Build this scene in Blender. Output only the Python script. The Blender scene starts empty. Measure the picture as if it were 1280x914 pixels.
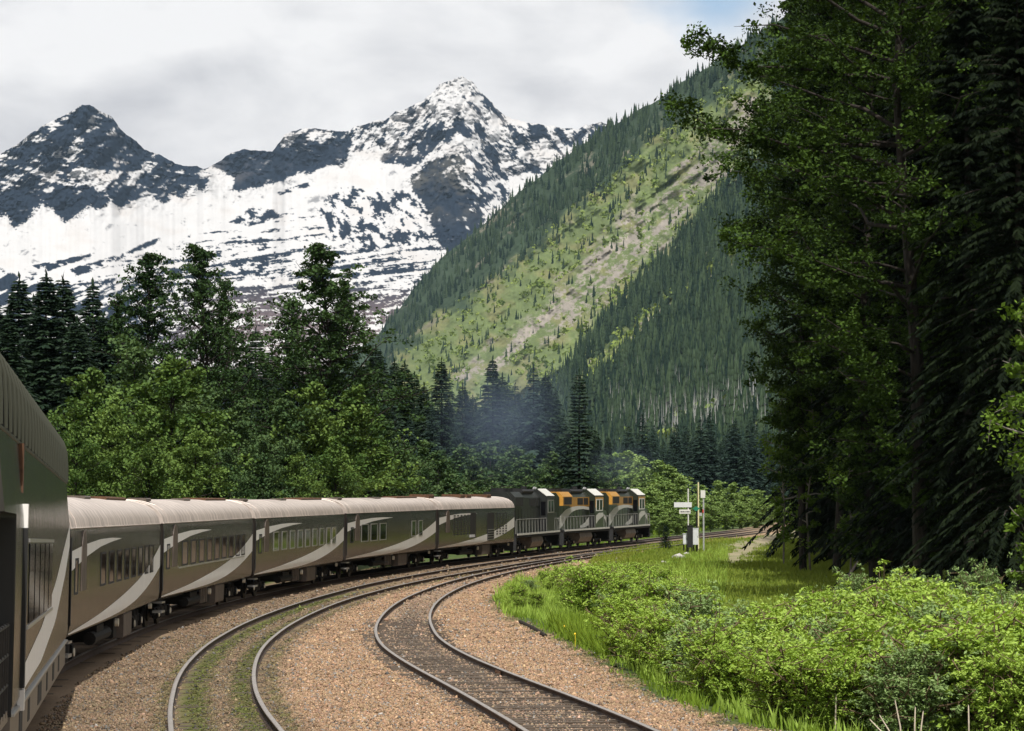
import bpy, math, random
import numpy as np
from mathutils import Vector, Matrix, Euler

# ------------------------------------------------------------------ camera, world, sun, exposure
SC = bpy.context.scene
COL = SC.collection
F, CX, CY, HORIZ, CAMZ = 3500.0, 640.0, 457.0, 625.0, 3.9      # focal length and principal point in photo pixels
TH = math.atan((HORIZ - CY) / F)
cd = bpy.data.cameras.new("camera")
cd.lens = F / 1280 * 36
cd.sensor_width = 36
cd.clip_start, cd.clip_end = 0.5, 30000
cam = bpy.data.objects.new("camera", cd)
COL.objects.link(cam)
cam.location = (0, 0, CAMZ)
cam.rotation_euler = (math.pi / 2 + TH, 0, 0)
SC.camera = cam

SUN_EL, SUN_AZ = math.radians(58), math.radians(175)             # high sun behind the camera, in line with the train
sl = bpy.data.lights.new("sun", 'SUN')
sl.energy = 4.2
sl.angle = math.radians(0.6)
sl.color = (1.0, 0.965, 0.90)
so = bpy.data.objects.new("sun", sl)
COL.objects.link(so)
sdir = Vector((math.sin(SUN_AZ) * math.cos(SUN_EL), math.cos(SUN_AZ) * math.cos(SUN_EL), math.sin(SUN_EL)))
so.rotation_euler = sdir.to_track_quat('Z', 'Y').to_euler()
so.location = (0, 0, 60)

W = bpy.data.worlds.new("World")
SC.world = W
W.use_nodes = True
nt = W.node_tree
nt.nodes.clear()
def N(tree, t, **kw):
    n = tree.nodes.new(t)
    for k, v in kw.items():
        if k[0] == '_': setattr(n, k[1:], v)
        else: n.inputs[k.replace('_', ' ')].default_value = v
    return n
out = N(nt, 'ShaderNodeOutputWorld')
sky = N(nt, 'ShaderNodeTexSky', _sky_type='NISHITA', _sun_disc=False, _sun_elevation=SUN_EL, _sun_rotation=SUN_AZ)
bg1 = N(nt, 'ShaderNodeBackground', Strength=0.1)
nt.links.new(sky.outputs[0], bg1.inputs[0])
tc = N(nt, 'ShaderNodeTexCoord')
mp = N(nt, 'ShaderNodeMapping')
mp.inputs['Scale'].default_value = (1.0, 1.0, 2.1)
mp.inputs['Location'].default_value = (3.1, 0.4, 0.25)
nt.links.new(tc.outputs['Generated'], mp.inputs[0])
n1 = N(nt, 'ShaderNodeTexNoise', Scale=13.0, Detail=7.0, Roughness=0.52, Distortion=0.25)
n2 = N(nt, 'ShaderNodeTexNoise', Scale=5.5, Detail=4.0, Roughness=0.55)
nt.links.new(mp.outputs[0], n1.inputs[0]); nt.links.new(mp.outputs[0], n2.inputs[0])
mixn = N(nt, 'ShaderNodeMath', _operation='MULTIPLY_ADD'); mixn.inputs[1].default_value = 0.55
nt.links.new(n1.outputs[0], mixn.inputs[0])
m2 = N(nt, 'ShaderNodeMath', _operation='MULTIPLY'); m2.inputs[1].default_value = 0.45
nt.links.new(n2.outputs[0], m2.inputs[0]); nt.links.new(m2.outputs[0], mixn.inputs[2])
rampc = N(nt, 'ShaderNodeValToRGB')
rampc.color_ramp.elements[0].position, rampc.color_ramp.elements[1].position = 0.37, 0.575
rampc.color_ramp.elements[0].color = (0.50, 0.50, 0.525, 1)
rampc.color_ramp.elements[1].color = (0.90, 0.885, 0.875, 1)
nt.links.new(mixn.outputs[0], rampc.inputs[0])
bg2 = N(nt, 'ShaderNodeBackground', Strength=0.82)
nt.links.new(rampc.outputs[0], bg2.inputs[0])
n3 = N(nt, 'ShaderNodeTexNoise', Scale=7.0, Detail=5.0, Roughness=0.6)
mp3 = N(nt, 'ShaderNodeMapping'); mp3.inputs['Location'].default_value = (0.37, 1.9, 0.2); mp3.inputs['Scale'].default_value = (1, 1, 2)
nt.links.new(tc.outputs['Generated'], mp3.inputs[0]); nt.links.new(mp3.outputs[0], n3.inputs[0])
# one real gap in the cloud towards a fixed sky direction (upper right), broken up by the noise
hole = N(nt, 'ShaderNodeVectorMath', _operation='DISTANCE')
hv = Vector((0.079, 1.0, 0.186)).normalized()
hole.inputs[1].default_value = hv
nt.links.new(tc.outputs['Generated'], hole.inputs[0])
hm = N(nt, 'ShaderNodeMath', _operation='MULTIPLY_ADD'); hm.inputs[1].default_value = 26.0; hm.inputs[2].default_value = -0.62
nt.links.new(hole.outputs['Value'], hm.inputs[0])
ha = N(nt, 'ShaderNodeMath', _operation='MULTIPLY_ADD'); ha.inputs[1].default_value = 2.2
nt.links.new(n3.outputs[0], ha.inputs[0]); nt.links.new(hm.outputs[0], ha.inputs[2])
hr = N(nt, 'ShaderNodeMapRange'); hr.inputs['From Min'].default_value = 0.55; hr.inputs['From Max'].default_value = 1.25
nt.links.new(ha.outputs[0], hr.inputs['Value'])
mxs = N(nt, 'ShaderNodeMixShader')
nt.links.new(hr.outputs[0], mxs.inputs[0]); nt.links.new(bg1.outputs[0], mxs.inputs[1]); nt.links.new(bg2.outputs[0], mxs.inputs[2])
nt.links.new(mxs.outputs[0], out.inputs[0])

SC.view_settings.view_transform = 'Standard'
SC.view_settings.look = 'None'
SC.view_settings.exposure = 0.4
SC.view_settings.gamma = 1.0
SC.view_settings.use_curve_mapping = False
cy = SC.cycles
cy.max_bounces, cy.diffuse_bounces, cy.glossy_bounces, cy.transmission_bounces = 6, 3, 3, 4
cy.transparent_max_bounces, cy.volume_bounces = 8, 0
cy.use_denoising = True
cy.sample_clamp_indirect = 6

# ------------------------------------------------------------------ helpers
RNG = np.random.default_rng(11)
def P(x, y, d):
    """world point seen at photo pixel (x, y) at forward distance d"""
    v = np.stack(np.broadcast_arrays((np.asarray(x, float) - CX) / F, 1.0, -(np.asarray(y, float) - CY) / F), -1)
    c, s = math.cos(TH), math.sin(TH)
    wx, wy, wz = v[..., 0], c * v[..., 1] - s * v[..., 2], s * v[..., 1] + c * v[..., 2]
    t = np.asarray(d, float) / wy
    return np.stack([wx * t, wy * t, CAMZ + wz * t], -1)
ZRY = [0, 50, 85, 125, 175, 200, 230, 270, 430, 1000]
ZRZ = [0, 0, -.17, -.17, 0, .05, .15, .3, .5, .8]
def zr(Y): return np.interp(Y, ZRY, ZRZ)                        # rail-top height along the valley
def G(x, y, off=0.0):
    d = 120.0
    for i in range(40):
        p = P(x, y, 1.0); slope = p[2] - CAMZ
        d = .5 * d + .5 * (zr(d) + off - CAMZ) / min(slope, -1e-4)
    return P(x, y, d)

PERM = np.random.default_rng(5).permutation(4096)
GR = np.random.default_rng(6).uniform(0, 2 * math.pi, 4096)
def perlin(x, y, seed=0):
    x = np.asarray(x, float); y = np.asarray(y, float)
    xi, yi = np.floor(x).astype(int), np.floor(y).astype(int)
    xf, yf = x - xi, y - yi
    u, v = xf * xf * xf * (xf * (xf * 6 - 15) + 10), yf * yf * yf * (yf * (yf * 6 - 15) + 10)
    def g(ix, iy, dx, dy):
        a = GR[PERM[(PERM[(ix + seed * 131) & 4095] + iy) & 4095]]
        return np.cos(a) * dx + np.sin(a) * dy
    a, b = g(xi, yi, xf, yf), g(xi + 1, yi, xf - 1, yf)
    c, d = g(xi, yi + 1, xf, yf - 1), g(xi + 1, yi + 1, xf - 1, yf - 1)
    return (a + (b - a) * u + ((c + (d - c) * u) - (a + (b - a) * u)) * v) * 1.5
def fbm(x, y, o=5, seed=0, gain=.5, ridged=False):
    s, a, tot = 0, 1.0, 0
    for i in range(o):
        n = perlin(x * 2 ** i, y * 2 ** i, seed + i * 7)
        if ridged: n = 1 - 2 * np.abs(n)
        s = s + a * n; tot += a; a *= gain
    return s / tot
def sdist(px, py, poly):
    """signed distance to a polygon, positive inside"""
    px, py = np.asarray(px, float), np.asarray(py, float)
    poly = np.asarray(poly, float)
    dmin = np.full(px.shape, 1e18); ins = np.zeros(px.shape, bool)
    for (ax, ay), (bx, by) in zip(poly, np.roll(poly, -1, 0)):
        ex, ey = bx - ax, by - ay
        t = np.clip(((px - ax) * ex + (py - ay) * ey) / (ex * ex + ey * ey + 1e-12), 0, 1)
        dmin = np.minimum(dmin, (px - ax - t * ex) ** 2 + (py - ay - t * ey) ** 2)
        ins ^= ((ay > py) != (by > py)) & (px < ex * (py - ay) / (ey if abs(ey) > 1e-12 else 1e-12) + ax)
    d = np.sqrt(dmin)
    return np.where(ins, d, -d)
def sstep(a, b, x):
    t = np.clip((x - a) / (b - a), 0, 1)
    return t * t * (3 - 2 * t)
def hermite(pts, n=12):
    pts = np.asarray(pts, float)
    m = np.gradient(pts[:, 0], pts[:, 1])
    Y = []; X = []
    for i in range(len(pts) - 1):
        y0, y1 = pts[i, 1], pts[i + 1, 1]; h = y1 - y0
        t = np.linspace(0, 1, n, endpoint=False)
        X.append((2*t**3-3*t**2+1)*pts[i,0] + (t**3-2*t**2+t)*h*m[i] + (-2*t**3+3*t**2)*pts[i+1,0] + (t**3-t**2)*h*m[i+1])
        Y.append(y0 + h * t)
    X.append(pts[-1:, 0]); Y.append(pts[-1:, 1])
    return np.stack([np.concatenate(X), np.concatenate(Y)], 1)

def mesh_np(name, V, faces, mats, attrs=None, smooth=False, midx=None):
    """faces: list of integer arrays (n,k)"""
    me = bpy.data.meshes.new(name)
    V = np.asarray(V, np.float32)
    if isinstance(faces, np.ndarray): faces = [faces]
    faces = [np.asarray(f, np.int32) for f in faces if len(f)]
    me.vertices.add(len(V)); me.vertices.foreach_set("co", V.ravel())
    nl = sum(f.size for f in faces); nf = sum(len(f) for f in faces)
    me.loops.add(nl); me.loops.foreach_set("vertex_index", np.concatenate([f.ravel() for f in faces]))
    me.polygons.add(nf)
    tot = np.concatenate([np.full(len(f), f.shape[1], np.int32) for f in faces])
    st = np.concatenate([[0], np.cumsum(tot)[:-1]]).astype(np.int32)
    me.polygons.foreach_set("loop_start", st)
    try: me.polygons.foreach_set("loop_total", tot)
    except Exception: pass
    if smooth: me.polygons.foreach_set("use_smooth", np.ones(nf, bool))
    if midx is not None: me.polygons.foreach_set("material_index", np.asarray(midx, np.int32))
    for k, a in (attrs or {}).items():
        a = np.asarray(a, np.float32)
        if a.ndim == 1:
            at = me.attributes.new(k, 'FLOAT', 'POINT'); at.data.foreach_set("value", a)
        else:
            at = me.attributes.new(k, 'FLOAT_COLOR', 'POINT'); at.data.foreach_set("color", a.ravel())
    for m in (mats if isinstance(mats, (list, tuple)) else [mats]): me.materials.append(m)
    me.update(calc_edges=True); me.validate()
    return me
def link(name, me, parent=None, loc=(0, 0, 0)):
    o = bpy.data.objects.new(name, me); COL.objects.link(o); o.location = loc
    if parent: o.parent = parent
    return o
def tag(o, label=None, cat=None, group=None, kind=None):
    if label: o['label'] = label
    if cat: o['category'] = cat
    if group: o['group'] = group
    if kind: o['kind'] = kind
    return o
def empty(name, loc=(0, 0, 0), rz=0.0):
    o = bpy.data.objects.new(name, None); COL.objects.link(o)
    o.location = loc; o.rotation_euler = (0, 0, rz); o.empty_display_size = .3
    return o
def copy_tree(o, parent=None):
    c = o.copy(); COL.objects.link(c)
    if parent: c.parent = parent
    for ch in list(o.children): copy_tree(ch, c)
    return c

class MB:
    """collects simple solids into one mesh"""
    def __init__(s): s.V, s.F = [], []
    def add(s, V, Fs):
        o = len(s.V); s.V += [tuple(v) for v in V]; s.F += [tuple(i + o for i in f) for f in Fs]; return s
    def box(s, a, b, bev=0.0):
        (x0, y0, z0), (x1, y1, z1) = a, b
        if bev <= 0:
            return s.add([(x0,y0,z0),(x1,y0,z0),(x1,y1,z0),(x0,y1,z0),(x0,y0,z1),(x1,y0,z1),(x1,y1,z1),(x0,y1,z1)],
                         [(3,2,1,0),(4,5,6,7),(0,1,5,4),(1,2,6,5),(2,3,7,6),(3,0,4,7)])
        e = min(bev, (x1-x0)*.45, (y1-y0)*.45, (z1-z0)*.45)
        sec = [(x0+e,z0),(x1-e,z0),(x1,z0+e),(x1,z1-e),(x1-e,z1),(x0+e,z1),(x0,z1-e),(x0,z0+e)]
        return s.extrude_y(sec, y0, y1)
    def extrude_y(s, sec, y0, y1):
        n = len(sec)
        V = [(x, y0, z) for x, z in sec] + [(x, y1, z) for x, z in sec]
        Fs = [((i+1) % n, i, n+i, n+(i+1) % n) for i in range(n)] + [tuple(range(n)), tuple(range(2*n-1, n-1, -1))]
        return s.add(V, Fs)
    def extrude_x(s, sec, x0, x1):
        n = len(sec)
        V = [(x0, y, z) for y, z in sec] + [(x1, y, z) for y, z in sec]
        Fs = [(i, (i+1) % n, n+(i+1) % n, n+i) for i in range(n)] + [tuple(range(n-1, -1, -1)), tuple(range(n, 2*n))]
        return s.add(V, Fs)
    def tube(s, pts, r, n=8, cap=True):
        pts = [Vector(p) for p in pts]; rs = r if isinstance(r, (list, tuple)) else [r] * len(pts)
        V, Fs = [], []
        prev = None
        for i, p in enumerate(pts):
            d = (pts[min(i+1, len(pts)-1)] - pts[max(i-1, 0)]).normalized()
            if prev is None: prev = d.orthogonal().normalized()
            u = (prev - d * prev.dot(d))
            u = u.normalized() if u.length > 1e-6 else d.orthogonal().normalized()
            prev = u; w = d.cross(u)
            for k in range(n):
                a = 2 * math.pi * k / n
                V.append(p + (u * math.cos(a) + w * math.sin(a)) * rs[i])
        for i in range(len(pts) - 1):
            for k in range(n):
                Fs.append((i*n+k, i*n+(k+1) % n, (i+1)*n+(k+1) % n, (i+1)*n+k))
        if cap: Fs += [tuple(range(n-1, -1, -1)), tuple(range((len(pts)-1)*n, len(pts)*n))]
        return s.add(V, Fs)
    def cyl_x(s, x0, x1, y, z, r, n=20):
        return s.tube([(x0, y, z), (x1, y, z)], r, n)
    def build(s, name, mat, parent=None, smooth=False):
        me = bpy.data.meshes.new(name)
        me.from_pydata([tuple(v) for v in s.V], [], s.F); me.materials.append(mat)
        if smooth:
            me.polygons.foreach_set("use_smooth", np.ones(len(me.polygons), bool))
            try: me.set_sharp_from_angle(angle=math.radians(35))
            except Exception: pass
        me.update()
        return link(name, me, parent)

# ------------------------------------------------------------------ materials
def mat(name, col, rough=.6, metal=0.0, spec=.5, var=0.0, vscale=3.0, bump=0.0, bscale=20.0, stretch=None, coat=0.0, obj=True, roughvar=0.0, col2=None):
    m = bpy.data.materials.new(name); m.use_nodes = True
    t = m.node_tree; b = t.nodes['Principled BSDF']
    b.inputs['Roughness'].default_value = rough; b.inputs['Metallic'].default_value = metal
    b.inputs['Specular IOR Level'].default_value = spec
    b.inputs['Base Color'].default_value = (*col, 1)
    if coat: b.inputs['Coat Weight'].default_value = coat; b.inputs['Coat Roughness'].default_value = .12
    if var or bump or roughvar:
        tcn = N(t, 'ShaderNodeTexCoord'); mpn = N(t, 'ShaderNodeMapping')
        if stretch: mpn.inputs['Scale'].default_value = stretch
        t.links.new(tcn.outputs['Object'], mpn.inputs[0])
    if var or roughvar:
        nz = N(t, 'ShaderNodeTexNoise', Scale=vscale, Detail=6.0, Roughness=.65)
        t.links.new(mpn.outputs[0], nz.inputs[0])
    if var:
        r = N(t, 'ShaderNodeMix', _data_type='RGBA')
        c2 = col2 if col2 else tuple(c * (1 - var) for c in col)
        c1 = col if col2 else tuple(min(1, c * (1 + var)) for c in col)
        r.inputs[6].default_value = (*c1, 1); r.inputs[7].default_value = (*c2, 1)
        mr = N(t, 'ShaderNodeMapRange'); mr.inputs['From Min'].default_value = .32; mr.inputs['From Max'].default_value = .68
        t.links.new(nz.outputs[0], mr.inputs['Value']); t.links.new(mr.outputs[0], r.inputs[0])
        t.links.new(r.outputs[2], b.inputs['Base Color'])
    if roughvar:
        mr2 = N(t, 'ShaderNodeMapRange'); mr2.inputs['From Min'].default_value = .3; mr2.inputs['From Max'].default_value = .7
        mr2.inputs['To Min'].default_value = max(.03, rough - roughvar); mr2.inputs['To Max'].default_value = min(1, rough + roughvar)
        t.links.new(nz.outputs[0], mr2.inputs['Value']); t.links.new(mr2.outputs[0], b.inputs['Roughness'])
    if bump:
        nb = N(t, 'ShaderNodeTexNoise', Scale=bscale, Detail=5.0)
        t.links.new(mpn.outputs[0], nb.inputs[0])
        bp = N(t, 'ShaderNodeBump', Strength=bump, Distance=.05)
        t.links.new(nb.outputs[0], bp.inputs['Height']); t.links.new(bp.outputs[0], b.inputs['Normal'])
    return m

def leaf_mat(name, c_lo, c_hi, trans=.45, t_tint=(1.25, 1.15, .6), rough=.7, spec=.06):
    m = bpy.data.materials.new(name); m.use_nodes = True
    t = m.node_tree; b = t.nodes['Principled BSDF']; o = t.nodes['Material Output']
    at = N(t, 'ShaderNodeAttribute', _attribute_name='tint'); oi = N(t, 'ShaderNodeObjectInfo')
    ad = N(t, 'ShaderNodeMath', _operation='MULTIPLY_ADD'); ad.inputs[1].default_value = .35
    t.links.new(oi.outputs['Random'], ad.inputs[0]); t.links.new(at.outputs['Fac'], ad.inputs[2])
    sb = N(t, 'ShaderNodeMath', _operation='SUBTRACT', _use_clamp=True); sb.inputs[1].default_value = .17
    t.links.new(ad.outputs[0], sb.inputs[0])
    mx = N(t, 'ShaderNodeMix', _data_type='RGBA')
    mx.inputs[6].default_value = (*c_lo, 1); mx.inputs[7].default_value = (*c_hi, 1)
    t.links.new(sb.outputs[0], mx.inputs[0]); t.links.new(mx.outputs[2], b.inputs['Base Color'])
    b.inputs['Roughness'].default_value = rough; b.inputs['Specular IOR Level'].default_value = spec
    if trans:
        tr = N(t, 'ShaderNodeBsdfTranslucent')
        ml = N(t, 'ShaderNodeMix', _data_type='RGBA', _blend_type='MULTIPLY'); ml.inputs[0].default_value = 1
        ml.inputs[7].default_value = (*t_tint, 1)
        t.links.new(mx.outputs[2], ml.inputs[6]); t.links.new(ml.outputs[2], tr.inputs[0])
        ms = N(t, 'ShaderNodeMixShader'); ms.inputs[0].default_value = trans
        t.links.new(b.outputs[0], ms.inputs[1]); t.links.new(tr.outputs[0], ms.inputs[2]); t.links.new(ms.outputs[0], o.inputs[0])
    return m

def attr_color_mat(name, rough=.9, spec=.2, bump=0, bscale=1.0, attr='col', fine=0.0, fscale=30.0):
    m = bpy.data.materials.new(name); m.use_nodes = True
    t = m.node_tree; b = t.nodes['Principled BSDF']
    at = N(t, 'ShaderNodeAttribute', _attribute_name=attr)
    b.inputs['Roughness'].default_value = rough; b.inputs['Specular IOR Level'].default_value = spec
    src = at.outputs['Color']
    tcn = N(t, 'ShaderNodeTexCoord')
    if fine:
        nz = N(t, 'ShaderNodeTexNoise', Scale=fscale, Detail=6.0, Roughness=.7); t.links.new(tcn.outputs['Object'], nz.inputs[0])
        mr = N(t, 'ShaderNodeMapRange'); mr.inputs['From Min'].default_value = .3; mr.inputs['From Max'].default_value = .7
        mr.inputs['To Min'].default_value = 1 - fine; mr.inputs['To Max'].default_value = 1 + fine
        t.links.new(nz.outputs[0], mr.inputs['Value'])
        ml = N(t, 'ShaderNodeVectorMath', _operation='SCALE')
        t.links.new(src, ml.inputs[0]); t.links.new(mr.outputs[0], ml.inputs['Scale']); src = ml.outputs[0]
    t.links.new(src, b.inputs['Base Color'])
    if bump:
        nb = N(t, 'ShaderNodeTexNoise', Scale=bscale, Detail=8.0, Roughness=.65); t.links.new(tcn.outputs['Object'], nb.inputs[0])
        bp = N(t, 'ShaderNodeBump', Strength=1.0, Distance=bump); t.links.new(nb.outputs[0], bp.inputs['Height']); t.links.new(bp.outputs[0], b.inputs['Normal'])
    return m

STREAK = (.25, 1.6, .05)
M = dict(
    coach=mat('bronze_paint', (.034, .028, .024), .16, .25, .45, .45, 6.0, .30, 7.0, (.3, 2.2, .12), 0, roughvar=.07),
    coach_roof=mat('skylit_bronze_roof', (.45, .385, .34), .50, .25, .5, .38, 1.6, .05, 6.0, (.5, 1.6, .5), roughvar=.1),  # bronze lightened: bright sky reflection is put into the roof colour
    swoosh=mat('pale_stripe_paint', (.78, .76, .73), .38, 0, .5, .12, 5.0, 0, 1, (.4, 1.6, .15)),
    glass=mat('tinted_glass', (.005, .005, .006), .06, 0, .16),
    seal=mat('black_rubber', (.012, .012, .012), .7),
    trim=mat('bright_trim', (.45, .44, .42), .35, .7),
    under=mat('grimy_steel', (.010, .009, .008), .75, .2, .3, .4, 4.0),
    wheel=mat('wheel_steel', (.022, .019, .017), .5, .6, .5, .3, 5.0),
    cap=mat('bearing_cap', (.75, .70, .58), .35, .2),
    boxtan=mat('dusty_tan_box', (.105, .082, .066), .6, .1, .4, .3, 3.0),
    rust=mat('rusty_brown', (.095, .048, .026), .8, .1, .3, .45, 6.0),
    dome=mat('dark_dome_glass', (.004, .004, .004), .5, 0, .05),
    domerib=mat('dark_rib', (.050, .052, .038), .5, .1, .2),
    skirt=mat('grey_skirt_paint', (.17, .145, .125), .4, .3, .5, .25, 4.0, 0, 1, (.4, 1.5, .2)),
    nearcoach=mat('bronze_paint_streaked', (.044, .040, .033), .20, .35, .35, .22, 7.0, .22, 8.0, (.3, 1.7, .08), 0, roughvar=.07),
    loco=mat('dark_green_paint', (.018, .023, .013), .32, 0, .5, .35, 3.0, coat=.3),
    loco_grey=mat('charcoal_paint', (.016, .018, .016), .4, 0, .5, .4, 3.0),
    orange=mat('golden_orange_paint', (.50, .245, .040), .4, 0, .5, .15, 3.0, coat=.2),
    white=mat('white_paint', (.62, .61, .56), .42, 0, .5, .08, 4.0),
    black=mat('soot_black', (.008, .008, .008), .7),
    tank=mat('dusty_tank', (.20, .165, .14), .55, .2, .4, .35, 3.0),
    railside=mat('rusty_rail', (.065, .043, .032), .7, .3, .4, .4, 3.0),
    railhead=mat('worn_rail_head', (.30, .265, .235), .42, .5, .5, .15, 4.0, 0, 1, (3, .4, 1)),
    tie=mat('weathered_tie', (.085, .066, .050), .9, 0, .2, .5, 2.0, .5, 12.0, (.6, 3, 3)),
    bark=mat('grey_brown_bark', (.030, .025, .021), .95, 0, .15, .5, 2.0, .8, 6.0, (4, 4, .8)),
    bark_pale=mat('pale_bark', (.16, .14, .12), .9, 0, .2, .4, 3.0, .5, 6.0, (4, 4, .8)),
    stem=mat('willow_stem', (.12, .085, .05), .9, 0, .2, .4, 4.0),
    dead=mat('bleached_wood', (.50, .42, .33), .85, 0, .2, .25, 5.0),
    signface=mat('sign_grey_white', (.62, .62, .63), .45, 0, .4, .06),
    galv=mat('galvanised_pole', (.55, .56, .55), .4, .5),
    yellowpole=mat('faded_yellow_pole', (.66, .60, .35), .5),
    greensign=mat('green_target', (.01, .16, .09), .5),
    redlens=mat('red_target', (.5, .03, .02), .5),
    cabinet=mat('pale_cabinet', (.60, .61, .62), .5, 0, .4, .1),
    stone=mat('boulder', (.42, .40, .37), .9, 0, .2, .3, 2.0, .5, 4.0),
    flower=mat('yellow_petals', (.8, .55, .02), .7),
)
LM = dict(
    spruce=leaf_mat('spruce_needles', (.008, .018, .012), (.024, .045, .020), .12, (1.1, 1.2, .6), .65, .12),
    sprucemid=leaf_mat('spruce_needles_bluish', (.016, .032, .028), (.035, .062, .042), .15, (1.1, 1.2, .7), .65, .12),
    cotton=leaf_mat('cottonwood_leaves', (.014, .033, .012), (.060, .105, .034), .18, (1.2, 1.2, .5)),
    leafydark=leaf_mat('dark_broad_leaves', (.034, .068, .026), (.115, .175, .064), .20, (1.2, 1.15, .6)),  # darker, cooler leaf colour for part of the thicket and the birches
    leafy=leaf_mat('broad_leaves', (.048, .092, .022), (.165, .245, .060), .20, (1.25, 1.15, .5)),
    pale=leaf_mat('pale_broad_leaves', (.130, .205, .055), (.235, .325, .105), .20, (1.2, 1.1, .6)),
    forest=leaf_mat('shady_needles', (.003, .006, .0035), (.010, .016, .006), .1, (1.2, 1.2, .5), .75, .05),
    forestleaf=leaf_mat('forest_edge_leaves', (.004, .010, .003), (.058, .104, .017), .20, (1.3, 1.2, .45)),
    sapling=leaf_mat('birch_leaves', (.050, .095, .012), (.120, .190, .026), .22, (1.2, 1.15, .45)),
    willow=leaf_mat('willow_leaves', (.185, .290, .034), (.360, .490, .100), .25, (1.2, 1.1, .45), .6, .12),
    willowgrey=leaf_mat('greyish_willow_leaves', (.140, .215, .070), (.250, .340, .130), .22, (1.1, 1.1, .6), .6, .12),
    grass=leaf_mat('grass_blades', (.120, .200, .020), (.220, .310, .040), .25, (1.2, 1.12, .4)),
    drygrass=leaf_mat('meadow_blades', (.15, .21, .030), (.25, .30, .055), .25, (1.2, 1.1, .5)),
    hill=leaf_mat('hillside_needles', (.009, .020, .013), (.046, .070, .034), .05, (1, 1, 1), .8, .05),
    brush=leaf_mat('hillside_brush_leaves', (.110, .165, .040), (.235, .290, .075), .2, (1.1, 1.1, .6), .7, .1),
)
# ------------------------------------------------------------------ tracks: centre data on the valley floor (X, Y)
ML = [(-.9, 10), (-3.1, 28), (-4.93, 41), (-5.69, 47), (-6.32, 52), (-6.88, 57), (-7.39, 62), (-7.82, 67), (-8.17, 72), (-8.51, 78), (-8.74, 84), (-8.85, 90), (-8.85, 97), (-8.72, 104), (-8.46, 112), (-8.08, 120), (-7.42, 130), (-6.45, 140), (-5.2, 150), (-3.78, 160), (-2.24, 170), (-.59, 180), (1.18, 190), (3.09, 200), (4.8, 208), (9.5, 230), (14.0, 251), (24.0, 300), (48.5, 430), (100, 720)]
MR = [(1.6, 10), (-.9, 28), (-2.9, 41), (-3.8, 47), (-4.53, 52), (-5.16, 57), (-5.69, 62), (-6.14, 67), (-6.52, 72), (-6.88, 78), (-7.12, 84), (-7.25, 90), (-7.26, 97), (-7.16, 104), (-6.92, 112), (-6.51, 120), (-5.72, 130), (-4.61, 140), (-3.23, 150), (-1.71, 160), (-.14, 170), (1.5, 180), (3.25, 190), (5.05, 200), (6.6, 208), (11.2, 230), (15.7, 251), (25.7, 300), (50.2, 430), (101.7, 720)]
RL = [(5.2, 10), (2.8, 28), (1.1, 41), (.33, 47), (-.3, 52), (-.94, 57), (-1.61, 62), (-2.29, 67), (-2.92, 72), (-3.57, 78), (-4.04, 84), (-4.36, 90), (-4.56, 97), (-4.63, 104), (-4.56, 112), (-4.33, 120), (-3.8, 130), (-3.01, 140), (-1.96, 150), (-.66, 160), (.8, 170), (2.4, 180), (4.0, 190), (5.65, 200), (7.1, 208), (9.6, 220)]
RR = [(7.6, 10), (5.2, 28), (3.35, 41), (2.55, 47), (1.87, 52), (1.14, 57), (.38, 62), (-.36, 67), (-1.03, 72), (-1.7, 78), (-2.2, 84), (-2.55, 90), (-2.84, 97), (-2.99, 104), (-3.01, 112), (-2.86, 120), (-2.44, 130), (-1.71, 140), (-.72, 150), (.48, 160), (1.86, 170), (3.4, 180), (5.0, 190), (6.75, 200), (8.3, 208), (10.8, 220), (12.9, 230), (17.0, 251)]
SIDE = [(-5.49, 30), (-9.56, 60.3), (-10.95, 87.3), (-10.53, 114), (-8.39, 140.5), (-4.5, 167.5), (.22, 193), (3.83, 213), (8.29, 232), (12.55, 251)]   # right side of the train
hML, hMR, hRL, hRR = (hermite(p) for p in (ML, MR, RL, RR))
side_all = [(-1.2, 10)] + SIDE + [(22.6, 300), (47, 430), (98.5, 720)]
hS = hermite(side_all)
tt = np.gradient(hS, axis=0); tt /= np.linalg.norm(tt, axis=1)[:, None]
hTC = hS + np.stack([-tt[:, 1], tt[:, 0]], 1) * 1.53
def shift(h, o):
    t = np.gradient(h, axis=0); t /= np.linalg.norm(t, axis=1)[:, None]
    return h + np.stack([t[:, 1], -t[:, 0]], 1) * o
hTL, hTR = shift(hTC, -.78), shift(hTC, .78)

def pdist(px, py, h):
    """distance to a polyline (subsampled)"""
    h = h[::3]
    best = np.full(np.shape(px), 1e18)
    for (ax, ay), (bx, by) in zip(h[:-1], h[1:]):
        ex, ey = bx - ax, by - ay
        t = np.clip(((px - ax) * ex + (py - ay) * ey) / (ex * ex + ey * ey), 0, 1)
        best = np.minimum(best, (px - ax - t * ex) ** 2 + (py - ay - t * ey) ** 2)
    return np.sqrt(best)

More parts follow.
